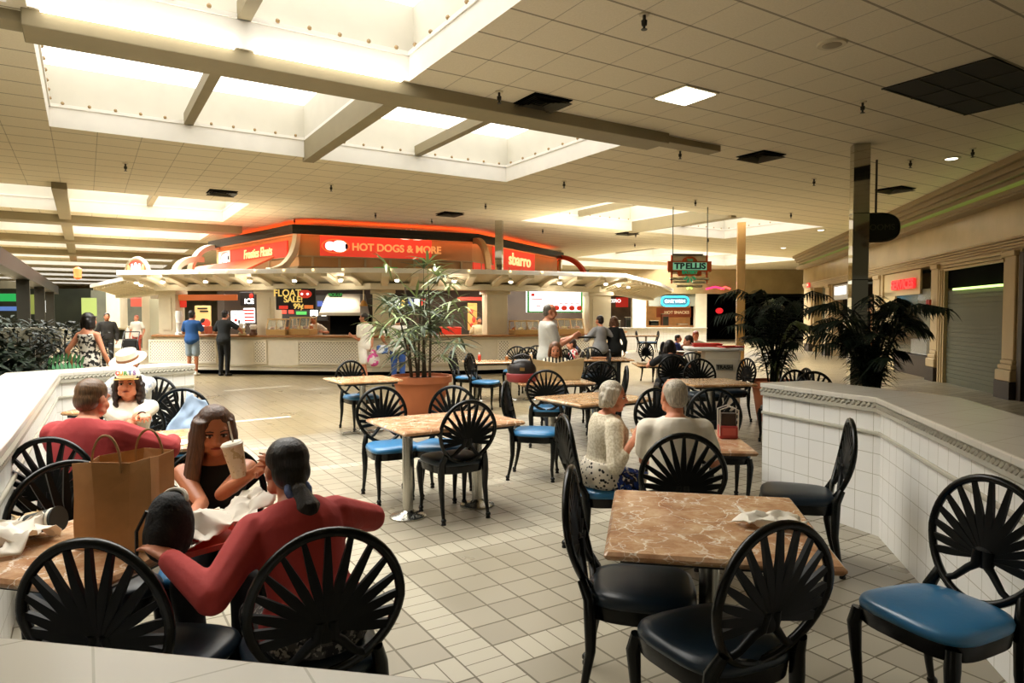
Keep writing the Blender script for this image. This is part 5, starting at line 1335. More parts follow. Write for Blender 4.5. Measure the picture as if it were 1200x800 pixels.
    if kind:
        Hh = MB(); hv = max(.006, vox*.8)
        def hh(c, r): Hh.ell(c, r, HM, 16, 10)
        if kind == 'balding':
            hh((0,-.026,.026), (.0785,.083,.085)); hh((0,-.05,-.02), (.068,.052,.06))
        else:
            hh((0,-.020,.040), (.083,.093,.086)); hh((0,-.048,-.01), (.076,.062,.075))
        if kind in ('bob', 'long', 'curly', 'crop'):
            zl = {'bob': -.12, 'long': -.34, 'curly': -.20, 'crop': -.07}[kind]
            for sd in (1, -1):
                for yy, r_ in ((.012,.020),(-.02,.028),(-.05,.03)):
                    pts = [(sd*.066, yy+.02, .05), (sd*.084, yy, -.03), (sd*(.092 if kind != 'long' else .088), yy-.005, -.10), (sd*(.085 if kind != 'long' else .10), yy+(.02 if kind == 'long' else -.01), zl)]
                    if kind == 'crop': pts = pts[:2]+[(sd*.086, yy-.01, -.065)]
                    if kind == 'bob': pts = pts[:3]+[(sd*.078, yy-.01, -.125)]
                    for a_, b_ in zip(pts, pts[1:]): cap(Hh, HM @ Vector(a_), r_*s, HM @ Vector(b_), r_*s*(.9 if b_ is not pts[-1] else .55), 8)
            if kind == 'long':
                for sd in (1, -1):
                    for q, (x0, y0) in enumerate(((.055,.052),(.066,.045),(.078,.03),(.085,.005))):
                        pts = [(x0, y0, .05), (x0+.012, y0+.012, -.05), (x0+.03, y0+.035, -.15), (x0+.045, y0+.05, -.26), (x0+.04, y0+.05, -.36-.02*q)]
                        for a_, b_ in zip(pts, pts[1:]): cap(Hh, HM @ Vector(a_), .021*s, HM @ Vector(b_), .021*s, 8)
            for x in (-.05, 0, .05):
                cap(Hh, HM @ Vector((x,-.07,0)), .036*s, HM @ Vector((x,-.075,zl*.95)), .026*s, 8)
            if kind == 'curly':
                rr = random.Random(4)
                for k in range(70):
                    a_ = rr.uniform(0, 6.28); z = rr.uniform(-.2, -.0); sgn = 1 if rr.random() < .5 else -1
                    hh((sgn*rr.uniform(.06,.105), rr.uniform(-.08,.025), z), (.017,.017,.022))
        if kind == 'ponytail':
            hh((0,-.075,-.045), (.05,.045,.05)); cap(Hh, HM @ Vector((0,-.11,-.085)), .036*s, HM @ Vector((.01,-.135,-.15)), .060*s); cap(Hh, HM @ Vector((-.03,-.125,-.17)), .045*s, HM @ Vector((.05,-.125,-.18)), .05*s); cap(Hh, HM @ Vector((.01,-.13,-.15)), .055*s, HM @ Vector((.03,-.12,-.23)), .03*s)
        if kind == 'bun': hh((0,-.10,.05), (.04,.035,.04))
        fuse(Hh, 'hair', hm, P, hv, 2)
        if kind == 'ponytail':
            m = MB(); rr = random.Random(3)
            for k in range(14):
                a_ = 6.28*k/14; m.ell((.040*math.cos(a_), -.105+.02*math.sin(a_), -.078+.03*math.sin(a_)), (.016,.018,.016), HM, 8, 6)
            fuse(m, 'scrunchie', mat('scrunchie_blue', '5a6a96', .8, var=.4, vscale=60), P, .006, 1)
    # clothes
    tk, tc = top[0], top[1]; tm = top[2] if len(top) > 2 else mat('cloth_'+tc, tc, .85, var=.08, vscale=7, bump=.25, bscale=14); loose = {'tank':.006,'sleeveless':.012,'long':.030,'three':.028,'jacket':.026}.get(tk, .024)
    if tk:
        T = MB(); cv_ = max(.008, vox)
        torso(T, loose, -.13 if tk not in ('long', 'three') else -.05, .515 if tk not in ('tank','sleeveless') else (.445 if tk == 'tank' else .485), 1.08)
        if tk not in ('tank', 'sleeveless'): 
            rs_ = []
            cap(T, sp(.43,-.09), .074*s*(.5+.5*g), sp(.43,.09), .074*s*(.5+.5*g)); cap(T, sp(.45,-.05), .07*s, sp(.45,.05), .07*s)
        elif tk == 'tank':
            for sd in (1, -1): cap(T, sp(.38, sd*.085, .085), .02*s, sp(.49, sd*.075, -.0), .016*s); cap(T, sp(.49, sd*.075, -.0), .016*s, sp(.40, sd*.08, -.09), .02*s)
        for sd in (1, -1):
            S, E, W = arms[sd]; k = s*(.9 if female else 1)*(.6+.4*g)
            if tk in ('tee', 'polo', 'floral_tee'):
                e = S.lerp(E, .62); cap(T, sp(.42, sd*.10), .078*k, S, .076*k); cap(T, S, .075*k, e, .074*k)
            elif tk in ('long', 'jacket', 'three'):
                cap(T, sp(.42, sd*.10), .080*k, S, .080*k); cap(T, S.lerp(sp(.25, sd*.12), .35), .07*k, S.lerp(E, .5), .07*k); cap(T, S, .080*k, E, .068*k); e = W.lerp(E, .06) if tk != 'three' else E.lerp(W, .35); cap(T, E, .068*k, e, (.048 if tk != 'three' else .055)*k)
        fuse(T, {'tee':'shirt','polo':'shirt','long':'sweater','jacket':'jacket','tank':'tank_top','sleeveless':'tank_top','three':'cardigan','floral_tee':'blouse'}.get(tk, 'shirt'), tm, P, cv_, 3)
    if tk == 'polo':
        m = MB(); n = 24; rs = [[tuple(sp(t, rx*math.cos(2*math.pi*j/n), -.018+ry*math.sin(2*math.pi*j/n))) for j in range(n)] for t, rx, ry in ((.468,.098,.088),(.505,.075,.072),(.512,.070,.068),(.50,.068,.066))]
        m.rings(rs, False, False); m.build('collar', tm, P, smooth=True)
    bk, bc = bottom[0], bottom[1]; bm_ = bottom[2] if len(bottom) > 2 else mat('cloth_'+bc, bc, .85, var=.1, vscale=8, bump=.2, bscale=16)
    if bk:
        T = MB(); torso(T, .010, -.2, .10)
        for sd in (1, -1):
            h, kn, a = legs[sd]; q = s*(.6+.4*g)
            if bk == 'trousers':
                cap(T, h, .100*q, h.lerp(kn,.5), .088*q); cap(T, h.lerp(kn,.5), .088*q, kn, .07*q); cap(T, kn, .07*q, a+Vector((0,0,.02)), .054*q)
            elif bk == 'shorts':
                cap(T, h, .103*q, h.lerp(kn,.8), .095*q)
            elif bk == 'skirt':
                if pose == 'sit': cap(T, h, .11*q, kn+Vector((0,-.03,0)), .085*q); cap(T, (h+legs[-sd][0])/2, .10*q, (kn+legs[-sd][1])/2+Vector((0,-.04,0)), .08*q)
                else: cap(T, h, .11*q, kn+Vector((0,0,-.05)), .11*q); cap(T, (h+legs[-sd][0])/2, .11*q, (kn+legs[-sd][1])/2+Vector((0,0,-.05)), .10*q)
        fuse(T, {'trousers':'trousers','shorts':'shorts','skirt':'skirt'}[bk], bm_, P, max(.009, vox), 3)
    if shoes:
        for sd in (1, -1):
            h, kn, a = legs[sd]; td = Vector((sd*.18, 1, 0)).normalized(); T = MB(); z0 = Vector((0,0,-.052))
            cap(T, a+Vector((0,-.035,-.045)), .040*s, a+td*.06*s+z0, .040*s); cap(T, a+td*.06*s+z0, .040*s, a+td*.125*s+z0-Vector((0,0,.002)), .031*s); cap(T, a+Vector((0,-.02,-.03)), .042*s, a+Vector((0,-.012,.0)), .042*s)
            fuse(T, 'shoe', mat('shoe_'+shoes, shoes, .5), P, max(.009, vox), 2)
    P['_hm'] = 0; del P['_hm']
    if extra: extra(P, HM, arms, legs, sp, s)
    return P
def pat(name, c1, c2, scale=60, thr=.5, c3=None, vor=False):
    if name in MATS: return MATS[name]
    k = NT(name, .85); tc = k.n('ShaderNodeTexCoord')
    n = k.n('ShaderNodeTexVoronoi' if vor else 'ShaderNodeTexNoise'); n.inputs['Scale'].default_value = scale
    if not vor: n.inputs['Detail'].default_value = 3
    k.l(tc.outputs['Object'], n.inputs['Vector']); v = n.outputs['Distance'] if vor else n.outputs['Fac']
    f = k.math('GREATER_THAN', v, thr); c = k.mix(f, c1, c2)
    if c3:
        n2 = k.n('ShaderNodeTexNoise'); n2.inputs['Scale'].default_value = scale*1.7; k.l(tc.outputs['Object'], n2.inputs['Vector'])
        c = k.mix(k.math('GREATER_THAN', n2.outputs['Fac'], .58), c, c3)
    k.l(c, k.b.inputs['Base Color']); return k.m
def stripes(name, c1, c2, per=.03, axis=2):
    k = NT(name, .85); tc = k.n('ShaderNodeTexCoord'); sx = k.n('ShaderNodeSeparateXYZ'); k.l(tc.outputs['Object'], sx.inputs[0])
    f = k.math('GREATER_THAN', k.math('FRACT', k.math('DIVIDE', sx.outputs[axis], per)), .5); k.l(k.mix(f, c1, c2), k.b.inputs['Base Color']); return k.m
# ------------------------------------------------------------------ who sits and stands where
SKD, SKL, SKR = 'b3724e', 'd8a684', 'd08a68'
def cap_extra(P, HM, arms, legs, sp, s):
    m = MB(); rs = []
    for k in range(7):
        t = k/6*math.pi/2; rs.append([(.090*math.cos(t)*math.cos(2*math.pi*j/24)*1.0+0, -.014+.104*math.cos(t)*math.sin(2*math.pi*j/24), .062+.085*math.sin(t)) for j in range(24)])
    rs.insert(0, [(.089*math.cos(2*math.pi*j/24), -.014+.103*math.sin(2*math.pi*j/24), .048) for j in range(24)])
    m.rings(rs, M=HM); c = m.build('cap', mat('cap_white', 'eee8dc', .8), P, smooth=True, angle=60)
    m = MB(); t_, b_ = [], []
    for j in range(13):
        a = math.pi*j/12; r = .09; x = .088*math.cos(a); y = .04+.10*math.sin(a); t_.append((x, y, .056-.006*math.sin(a)-.012*abs(math.cos(a)))); b_.append((x, y, .050-.006*math.sin(a)-.012*abs(math.cos(a))))
    m.rings([b_, t_], M=HM); m.build('brim', mat('brim_yellow', 'd8b86a', .7), c)
    for k, (ch, col) in enumerate(zip('CURTS', ('c8403a','d8a03a','5a9a4a','4a6aa8','8a5aa0'))):
        o = lettering(ch, mat('cap_'+col, col, .7), .045, c, ext=.002, off=.002)
        a = R(24*(k-2)/1.35); Mx = HM @ Matrix.Translation((.0,-.014,.088)) @ Matrix.Rotation(a, 4, 'Z') @ Matrix.Translation((0,.103,0)) @ Matrix.Rotation(math.pi, 4, 'Z') @ Matrix.Rotation(math.pi/2-R(8), 4, 'X'); o.matrix_local = Mx
    S, E, W = arms[-1]; m = MB(); d = (W-E).normalized(); p = W-d*.02; m.tube([p-d*.011, p+d*.011], .031, 12); m.build('watch_strap', M_black, P, smooth=True)
def hat_extra(P, HM, arms, legs, sp, s):
    m = MB(); m.lathe([(.165,.040),(.168,.046),(.10,.052),(.098,.09),(.09,.13),(.06,.145),(.01,.14)], (0,-.01,0), 28, HM, sy=1.12); c = m.build('hat', mat('straw_white', 'e6dcc4', .8), P, smooth=True, angle=50)
    m = MB(); m.lathe([(.1005,.053),(.1005,.078),(.098,.078)], (0,-.01,0), 28, HM, sy=1.12); m.build('hat_band', mat('hat_band', '8a5a3a', .7), c)
def hem(P, sp):
    m = MB(); n = 28; rs = [[tuple(sp(t, rx*math.cos(2*math.pi*j/n), -.012+ry*math.sin(2*math.pi*j/n))) for j in range(n)] for t, rx, ry in ((-.075,.19,.145),(-.04,.222,.165),(.04,.216,.158),(.12,.195,.14),(.13,.18,.13))]
    m.rings(rs); m.build('polka_dot_hem', pat('polka_dots', '1c1814', 'e2d8c4', 38, .34, vor=True), P, smooth=True)
V1 = .0068
# near table, lower left
red_f = pat('grey_floral', '4a4744', '1c1a1a', 28, .52, '8f8a80')
person('woman in a red sweater with a dark ponytail, back to us', (-.665,2.30,0), -34, 'sit', 1.60, 1.02, True, lean=27, roll=-4, yaw=-6, pitch=8, rh=(-.80,2.72,.82), lh=(-1.13,2.22,.80), rpole=(1,-.2,-.25), lpole=(-.6,-.5,-.45), lnrm=(0,0,-1),
       top=('long','b03a36'), bottom=('trousers','2a2828',red_f), hair=('ponytail','17100c'), skc=SKR, vox=V1, knee=.40, feet=((-.62,2.72,0),(-.95,2.62,0)), lcurl=.25)
person('girl with long brown hair and black tank top, holding a paper cup', (-1.385,3.17,0), 158, 'sit', 1.60, .9, True, lean=12, yaw=-8, pitch=12, rh=(-1.26,2.64,.80), lh=(-1.065,2.80,.955), rpole=(-.8,-.2,-.5), lpole=(.9,-.1,-.7), rcurl=.3, lcurl=.8, lnrm=(-1,-.25,0),
       top=('sleeveless','100f0e'), bottom=('trousers','14171d'), hair=('long','54351f'), skc='bf7a55', vox=V1, knee=.38, feet=((-1.30,2.80,0),(-1.14,2.86,0)), face=True)
person('man in a dark red sweater seen from behind, leaning on the table', (-2.49,3.86,0), -4, 'sit', 1.72, 1.08, lean=20, yaw=16, pitch=12, rh=(-2.18,4.36,.80), lh=(-2.62,4.40,.80), rpole=(.9,-.2,-.35), lpole=(-.9,-.2,-.35),
       top=('long','9c2c2c'), bottom=('trousers','23262e'), hair=('short','5a4026'), skc=SKR, vox=V1)
person('girl in a white cap with coloured letters and white tee, facing us', (-2.94,5.24,0), 158, 'sit', 1.62, .95, True, lean=12, yaw=2, pitch=-1, lh=(-2.60,4.78,.90), rh=(-2.72,4.82,.80), lpole=(1,.3,-.6), rpole=(-.8,0,-.5), lcurl=.7,
       top=('tee','e4dccb'), bottom=('trousers','2c3440'), hair=('curly','24160e'), skc=SKR, vox=V1, face=True, extra=cap_extra)
person('man in a white hat and pale patterned shirt behind the capped girl', (-3.82,6.90,0), 184, 'sit', 1.70, 1.05, lean=8, pitch=24, yaw=0, lh=(-3.55,6.45,.80), rh=(-4.02,6.45,.80), lpole=(1,-.3,-.4),
       top=('tee','c9ccd0',pat('pale_print','d8d8d2','a9b4c4',26,.55)), bottom=('trousers','555048'), hair=('short','4a3020'), skc=SKR, vox=.010, extra=hat_extra)
# the elderly couple
person('elderly woman with grey bob in a cream knit cardigan, in profile', (.60,4.50,0), 80, 'sit', 1.52, 1.05, True, lean=6, yaw=22, pitch=6, rh=(.78,4.30,.83), lh=(.92,4.62,.80), rpole=(.2,-.5,-.9), rcurl=.6, rnrm=(0,.6,-.4),
       top=('three','d6cbb2',pat('knit_cream','dcd2ba','c6b99c',70,.5)), bottom=('skirt','25407a',pat('blue_floral','1a3a86','0d1430',22,.5,'d8d4c8')), hair=('crop','b0a692'), skc=SKR, vox=V1, face=True,
       extra=lambda P, HM, arms, legs, sp, s: hem(P, sp))
person('elderly man with white hair and white shirt seen from behind', (.985,4.06,0), 2, 'sit', 1.66, 1.0, lean=8, yaw=-14, pitch=8, rh=(1.2,4.42,.80), lh=(.95,4.45,.82), rpole=(.5,-.3,-1), lpole=(-.4,-.3,-1),
       top=('polo','eee5d3'), bottom=('trousers','8a7a5e'), hair=('balding','b4aa98'), skc=SKR, vox=V1)
# around the child with the tan bag
V2 = .0125
person('tall man in a grey tee standing in profile above the child with the tan bag', (.54,10.25,0), 78, 'stand', 1.82, 1.05, yaw=10, pitch=8, rh=(.90,10.1,1.28), lh=(.92,10.42,1.28), rpole=(0,-.3,-1), lpole=(0,-.3,-1),
       top=('tee','c3c2ba'), bottom=('trousers','6a6a66'), hair=('balding','5a544a'), skc=SKR, vox=.010)
person('child with brown hair in a striped shirt bent behind a tan paper bag', (.62,9.80,0), 182, 'sit', 1.40, .95, True, lean=10, pitch=16, zoff=.10, rh=(.34,9.40,.86), lh=(.92,9.30,.86),
       top=('long','c8b890',stripes('black_cream_stripes','d8ccb0','1a1714',.05,0)), bottom=('trousers','30343c'), hair=('bob','6a4428'), skc=SKR, vox=.010, face=True)
person('child in a red and white top seated before the standing woman in grey', (1.28,13.75,0), -88, 'sit', 1.42, .9, True, lean=8, pitch=8, top=('tee','d8c4bc',pat('red_white','d8d0c8','c03038',14,.52)), bottom=('trousers','2c2c30'), hair=('ponytail','2a1a12'), skc=SKR, vox=V2)
person('woman in a grey blazer and dark skirt standing with her back to us', (1.92,14.85,0), -28, 'stand', 1.64, 1.0, True, yaw=-10, rh=(2.12,15.15,1.1), lh=(1.62,15.05,1.15), top=('jacket','9c9c9c'), bottom=('skirt','141414'), hair=('short','20160f'), skc=SKR, vox=V2)
person('woman in black standing right of the woman in the grey blazer', (2.24,15.0,0), 10, 'stand', 1.62, 1.0, True, top=('jacket','0e1110'), bottom=('trousers','0e1110'), hair=('bob','5a3a24'), skc=SKR, vox=V2)
# trash corner
person('dark haired woman in black seen from behind left of the trash cabinet', (2.62,11.3,0), 2, 'sit', 1.60, 1.0, True, lean=4, rh=(2.9,11.62,.82), lh=(2.35,11.62,.82), top=('tee','1a1a1a'), bottom=('trousers','1a1c22'), hair=('bob','1c120c'), skc=SKD, vox=V2)
person('man in white with a red face turned left beside the trash cabinet', (3.55,13.3,0), -85, 'sit', 1.66, 1.0, lean=10, pitch=10, top=('tee','dcd6c8'), bottom=('trousers','4a4a4a'), hair=('short','2c1a10'), skc=SKR, vox=V2)
person('red haired person in white facing us behind the trash cabinet', (4.62,17.25,0), 185, 'sit', 1.66, 1.05, lean=12, pitch=22, rh=(4.3,16.9,.9), lh=(4.95,16.9,.9), top=('tee','e0dace'), bottom=('trousers','4a4a4a'), hair=('short','8a3a22'), skc=SKR, vox=V2)
person('boy in blue seated far behind the dark haired woman', (4.06,17.0,0), 120, 'sit', 1.45, .95, lean=8, top=('tee','3a4a9a'), bottom=('trousers','30343c'), hair=('short','20140c'), skc=SKR, vox=V2)
# walkers and customers at the kiosk
person('man in white tee and white shorts walking left of the big palm', (-3.36,15.6,0), -58, 'stand', 1.70, 1.0, yaw=-25, step=.30, rh=(-3.2,15.55,.84), lh=(-3.66,15.6,1.15), lpole=(0,-.5,-1), top=('tee','efe9dc'), bottom=('shorts','f0ebe0'), shoes='d8d4c8', hair=('short','1a110c'), skc=SKD, vox=V2)
person('person in a loose white shirt and jeans half hidden by the palm', (-2.58,15.4,0), 8, 'stand', 1.66, 1.1, lh=(-2.86,15.45,.95), top=('tee','f2ede2'), bottom=('trousers','2a4a8a'), hair=('short','2a1a10'), skc=SKD, vox=V2)
person('man in a blue polo and pale shorts at the counter, back to us', (-8.56,18.25,0), 4, 'stand', 1.78, 1.0, rh=(-8.38,18.58,1.14), lh=(-8.72,18.58,1.14), top=('tee','1f4f8a'), bottom=('shorts','8fa0b0'), shoes='e0dcd0', hair=('short','14100c'), skc=SKD, vox=V2)
person('man in dark clothes leaning at the counter right of the blue polo', (-7.66,18.12,0), 14, 'stand', 1.79, 1.0, lean=6, rh=(-7.28,18.42,1.14), lh=(-7.8,18.45,1.14), rpole=(1,-.4,-.2), top=('tee','14181a'), bottom=('trousers','0f1214'), hair=('short','120c08'), skc=SKD, vox=V2)
person('server in a white shirt bending behind the glass food cases', (-5.45,19.2,0), 200, 'stand', 1.68, 1.0, lean=20, pitch=15, rh=(-5.6,18.75,1.16), lh=(-5.2,18.75,1.16), top=('tee','c9beb0'), bottom=('trousers','22252a'), hair=('short','14100c'), skc=SKD, vox=V2)
person('server with dark hair behind the counter left of the grey shirted man', (-.98,20.1,0), 160, 'stand', 1.60, 1.0, pitch=10, top=('tee','c8b896'), bottom=('trousers','22252a'), hair=('short','1a110c'), skc=SKD, vox=V2)
# behind the left wall
person('woman in a sleeveless black and white dress with her back to us', (-6.12,9.85,0), 12, 'stand', 1.68, 1.0, True, yaw=10, rh=(-5.82,9.9,.84), lh=(-6.45,10.0,.9), top=('tank','d0cabc',pat('black_white_floral','d8d2c4','23201c',20,.52)), bottom=('skirt','d0cabc',pat('black_white_floral','d8d2c4','23201c',20,.52)), hair=('bob','140d09'), skc=SKR, vox=.010)
person('far person in red and white before the small far left shop', (-14.4,26.2,0), 180, 'stand', 1.66, 1.0, top=('tee','e4ded2'), bottom=('trousers','b84a38'), hair=('short','a04a30'), skc=SKR, vox=V2)
person('far person in dark clothes behind the woman in the sleeveless dress', (-12.1,20.4,0), 150, 'stand', 1.72, 1.0, top=('long','23201c'), bottom=('trousers','1c1a18'), hair=('short','2a1a10'), skc=SKD, vox=V2)
# ------------------------------------------------------------------ things on tables, on chairs and in hands
def crumple(name, label, cat, pts, amp, m, seed, group=None, n=16, lift=.0):
    """crumpled sheet over a plan quadrilateral (four 3-D corners)"""
    rr = random.Random(seed); A, B, C, D = (Vector(p) for p in pts); c0 = (A+B+C+D)/4; t = thing(name, label, cat, c0, 0, group); vs, fs = [], []
    K = 5; G = [[[rr.uniform(-1,1) for _ in range(3)] for _ in range(K+2)] for _ in range(K+2)]
    def lowf(u, v, c):
        x, y = u*K, v*K; i, j = int(x), int(y); fx, fy = x-i, y-j
        return (G[i][j][c]*(1-fx)+G[i+1][j][c]*fx)*(1-fy)+(G[i][j+1][c]*(1-fx)+G[i+1][j+1][c]*fx)*fy
    for i in range(n+1):
        for j in range(n+1):
            u, v = i/n, j/n; p = (A*(1-u)+B*u)*(1-v)+(D*(1-u)+C*u)*v
            p = p+Vector((lowf(u,v,0)*amp*.6, lowf(u,v,1)*amp*.6, (lowf(u,v,2)*.5+.5)*amp+abs(rr.gauss(0,.10))*amp+lift*math.sin(math.pi*u)*math.sin(math.pi*v)))
            vs.append(tuple(p-c0))
    for i in range(n):
        for j in range(n):
            a = i*(n+1)+j; fs.append((a, a+n+1, a+n+2, a+1))
    mb = MB(); mb.add(vs, fs); o = mb.build('sheet', m, t, smooth=True, angle=32)
    s_ = o.modifiers.new('t', 'SOLIDIFY'); s_.thickness = .002
    return t
M_paper = mat('white_paper', 'e6dfd0', .8, var=.06, vscale=12); M_bagpaper = mat('brown_bag_paper', 'bb8b58', .75, var=.16, vscale=7, bump=.25, bscale=12)
TZ = .752
# brown paper shopping bag
bg_ = thing('shopping_bag', 'large brown paper shopping bag with twisted handles on the lower left table', 'bag', (-1.43, 2.50, TZ), R(-6))
m = MB(); W_, D_, H_ = .30, .14, .315
rs = []
rr = random.Random(2)
for k, z in enumerate((0, .09, .18, .27, H_)):
    f = 1+.02*math.sin(k*2); b_ = .012*k
    ring = [(-W_/2*f,-D_/2,z),(-W_*.2,-D_/2-b_*.5,z+(.012 if k == 4 else 0)),(W_*.2,-D_/2+b_*.3,z+(.004 if k == 4 else 0)),(W_/2,-D_/2*f,z+(.03 if k == 4 else 0)),(W_/2-.03*(k > 1)*.5,0,z+(.02 if k == 4 else 0)),(W_/2,D_/2,z+(.03 if k == 4 else 0)),(0,D_/2+b_,z+(.025 if k == 4 else 0)),(-W_/2*f,D_/2,z),(-W_/2*f+.02*(k > 1)*.6,0,z-(.01 if k == 4 else 0))]
    rs.append(ring)
m.rings(rs, True, False); o = m.build('bag_body', M_bagpaper, bg_); sm = o.modifiers.new('t', 'SOLIDIFY'); sm.thickness = .003
for y, dx in ((-D_/2, -.02), (D_/2, .05)):
    m = MB(); pts = [(dx+.055*math.cos(math.pi*k/14)*(1.0), y, H_-.03+.03*min(1, math.sin(math.pi*k/14)*6)+.105*math.sin(math.pi*k/14)) for k in range(15)]; m.tube(pts, .0045, 6); m.build('handle', mat('twist_handle', 'b0875a', .8), bg_, smooth=True)
# paper cup lying on its side with dark label, and white wrap
cl = thing('paper_cup', 'dark and white paper cup lying on its side left of the shopping bag', 'cup', (-1.83, 2.62, TZ+.05), R(20))
Mx = Matrix.Rotation(R(78), 4, 'Y') @ Matrix.Rotation(R(25), 4, 'X')
m = MB(); m.lathe([(.034,-.07),(.046,.075),(.049,.075),(.049,.08)], n=24, M=Mx); m.build('cup', mat('cup_dark_green', '161d18', .5), cl, smooth=True)
for z in (-.055, .06): m = MB(); r_ = .034+.012*(z+.07)/.145+.0006; m.lathe([(r_,z-.006),(r_+.0008,z+.006)], n=24, M=Mx); m.build('white_stripe', M_paper, cl, smooth=True)
crumple('food_wrapper', 'crumpled white wrapper at the left border beside the lying cup', 'wrapper', [(-1.98,2.42,TZ),(-1.75,2.36,TZ),(-1.70,2.58,TZ),(-1.95,2.62,TZ)], .07, M_paper, 4, lift=.06)
crumple('food_wrapper', 'yellowish paper wrap at the left edge of the lower left table', 'wrapper', [(-1.99,2.66,TZ),(-1.86,2.62,TZ),(-1.84,2.76,TZ),(-1.97,2.78,TZ)], .05, mat('tan_paper', 'c8ac80', .8, var=.2, vscale=20), 5, lift=.03)
# wrappers and tray before the long haired girl
tray((-1.20,2.56,TZ), R(-40), 'red food tray under the white wrappers before the long haired girl', w_=.40, l_=.30)
crumple('food_wrapper', 'large crumpled white wrapper on the red tray before the long haired girl', 'wrapper', [(-1.32,2.46,TZ+.03),(-1.10,2.38,TZ+.03),(-.98,2.62,TZ+.04),(-1.22,2.72,TZ+.03)], .05, M_paper, 6, lift=.05)
crumple('food_wrapper', 'white wrapper standing up between the girl and the red sweatered woman', 'wrapper', [(-1.17,2.62,TZ+.05),(-.98,2.52,TZ+.04),(-.93,2.66,TZ+.15),(-1.08,2.76,TZ+.13)], .035, M_paper, 8)
crumple('napkin', 'folded white napkin on the red tray edge', 'napkin', [(-1.28,2.36,TZ+.032),(-1.14,2.30,TZ+.032),(-1.10,2.40,TZ+.032),(-1.24,2.45,TZ+.032)], .012, M_paper, 9)
sw = thing('sandwich', 'long bread roll half wrapped in white paper before the girl', 'food', (-1.24,2.62,TZ+.06), R(35)); m = MB(); cap(m, (-.09,0,0), .03, (.09,0,.0), .028); fuse(m, 'bread', mat('bread', 'b98a4c', .7, var=.15, vscale=30), sw, .007, 2)
m = MB(); m.box((0,0,-.004), (.17,.03,.016), bev=.006); m.build('filling', mat('filling', '7a3a22', .6), sw)
# black handbag heap right of the shopping bag
hb = thing('backpack', 'black padded bag with pale trim on the table right of the shopping bag', 'bag', (-1.185,2.34,TZ), R(-15)); m = MB(); m.ell((0,0,.12), (.085,.075,.125)); m.ell((0,-.03,.09), (.075,.06,.09)); fuse(m, 'body', mat('black_nylon', '0c0c0c', .75, bump=.4, bscale=40), hb, .010, 3)
m = MB(); m.tube([(.085*math.cos(t)*.6, .02+.02*math.sin(t), .205+.035*math.sin(t)) for t in [math.pi*k/12 for k in range(13)]], .008, 8); m.build('handle', mat('pale_trim', 'c9bfae', .7), hb, smooth=True)
m = MB(); m.tube([(-.06,-.086,.04),(-.065,-.08,.12),(-.03,-.07,.19)], .006, 6); m.build('strap', M_black, hb)
# the cup in the girl's hand
cu = thing('paper_cup', 'white paper cup with lid and straw held by the long haired girl', 'cup', (-1.14,2.795,1.01), 0); Mx = Matrix.Rotation(R(-10), 4, 'Y') @ Matrix.Rotation(R(6), 4, 'X')
m = MB(); m.lathe([(.030,-.075),(.042,.06)], n=24, M=Mx); m.build('cup', pat('printed_cup','d8ceb0','b9a87c',34,.58), cu, smooth=True)
m = MB(); m.lathe([(.044,.058),(.045,.066),(.041,.069),(.038,.073)], n=24, M=Mx); m.build('lid', mat('lid_plastic','e2dccb',.3), cu, smooth=True)
m = MB(); m.tube([Mx @ Vector((.005,0,-.02)), Mx @ Vector((.008,0,.16))], .004, 8); m.build('straw', M_paper, cu, smooth=True)
# the capped girl's table
crumple('newspaper', 'open white paper on the table before the girl in the cap', 'paper', [(-2.48,4.42,TZ),(-2.20,4.36,TZ),(-2.12,4.62,TZ),(-2.40,4.68,TZ)], .006, M_paper, 12)
crumple('napkin', 'small crumpled napkin at the man in red\'s elbow', 'napkin', [(-2.36,4.26,TZ),(-2.24,4.22,TZ),(-2.21,4.32,TZ),(-2.33,4.36,TZ)], .03, M_paper, 13)
# jacket on the empty chair
p = at(222, 470, .86); jk = crumple('jacket', 'light blue jacket draped over the empty fan back chair', 'jacket', [(p.x+.02,p.y-.06,.93),(p.x+.17,p.y-.06,.86),(p.x+.24,p.y-.14,.60),(p.x-.14,p.y-.14,.58)], .03, mat('pale_denim','9fb4cc',.85,var=.15,vscale=10), 14)
# big table and the couple's table
crumple('napkin', 'crumpled white napkin on the big rose marble table', 'napkin', [(.90,2.72,TZ),(1.12,2.62,TZ),(1.18,2.76,TZ),(.97,2.86,TZ)], .045, M_paper, 15)
st = thing('drinking_straw', 'thin straw lying beside the crumpled napkin', 'straw', (.92,2.66,TZ+.004)); m = MB(); m.tube([(0,0,0),(.16,-.05,0)], .003, 6); m.build('straw', M_paper, st)
nd = thing('napkin_holder', 'red napkin holder with a wire frame on the couple\'s table', 'napkin holder', (1.50,4.72,TZ), R(-6))
m = MB(); m.box((0,0,.045), (.125,.09,.09), bev=.008); m.build('box', mat('holder_red','a83a34',.4), nd)
m = MB(); m.box((0,-.048,.05), (.09,.006,.05)); m.build('front_plate', mat('holder_plate','c05a50',.4), nd)
for y in (-.04, .04): m = MB(); m.tube([(-.06,y,.02),(-.063,y,.20),(.0,y,.225),(.063,y,.20),(.06,y,.02)], .005, 6); m.build('wire', mat('wire_white','d8d4c8',.3,.5), nd, smooth=True)
m = MB(); m.box((0,0,.13), (.1,.06,.09)); m.build('napkins', mat('dark_napkins','3a3028',.8), nd)
tr_ = thing('food_basket', 'brown plate of food before the elderly couple', 'food', (1.02,4.72,TZ)); m = MB(); m.lathe([(.08,0),(.11,.03),(.105,.032),(.075,.008)], n=20); m.build('plate', mat('basket_brown','8a4a2a',.6), tr_)
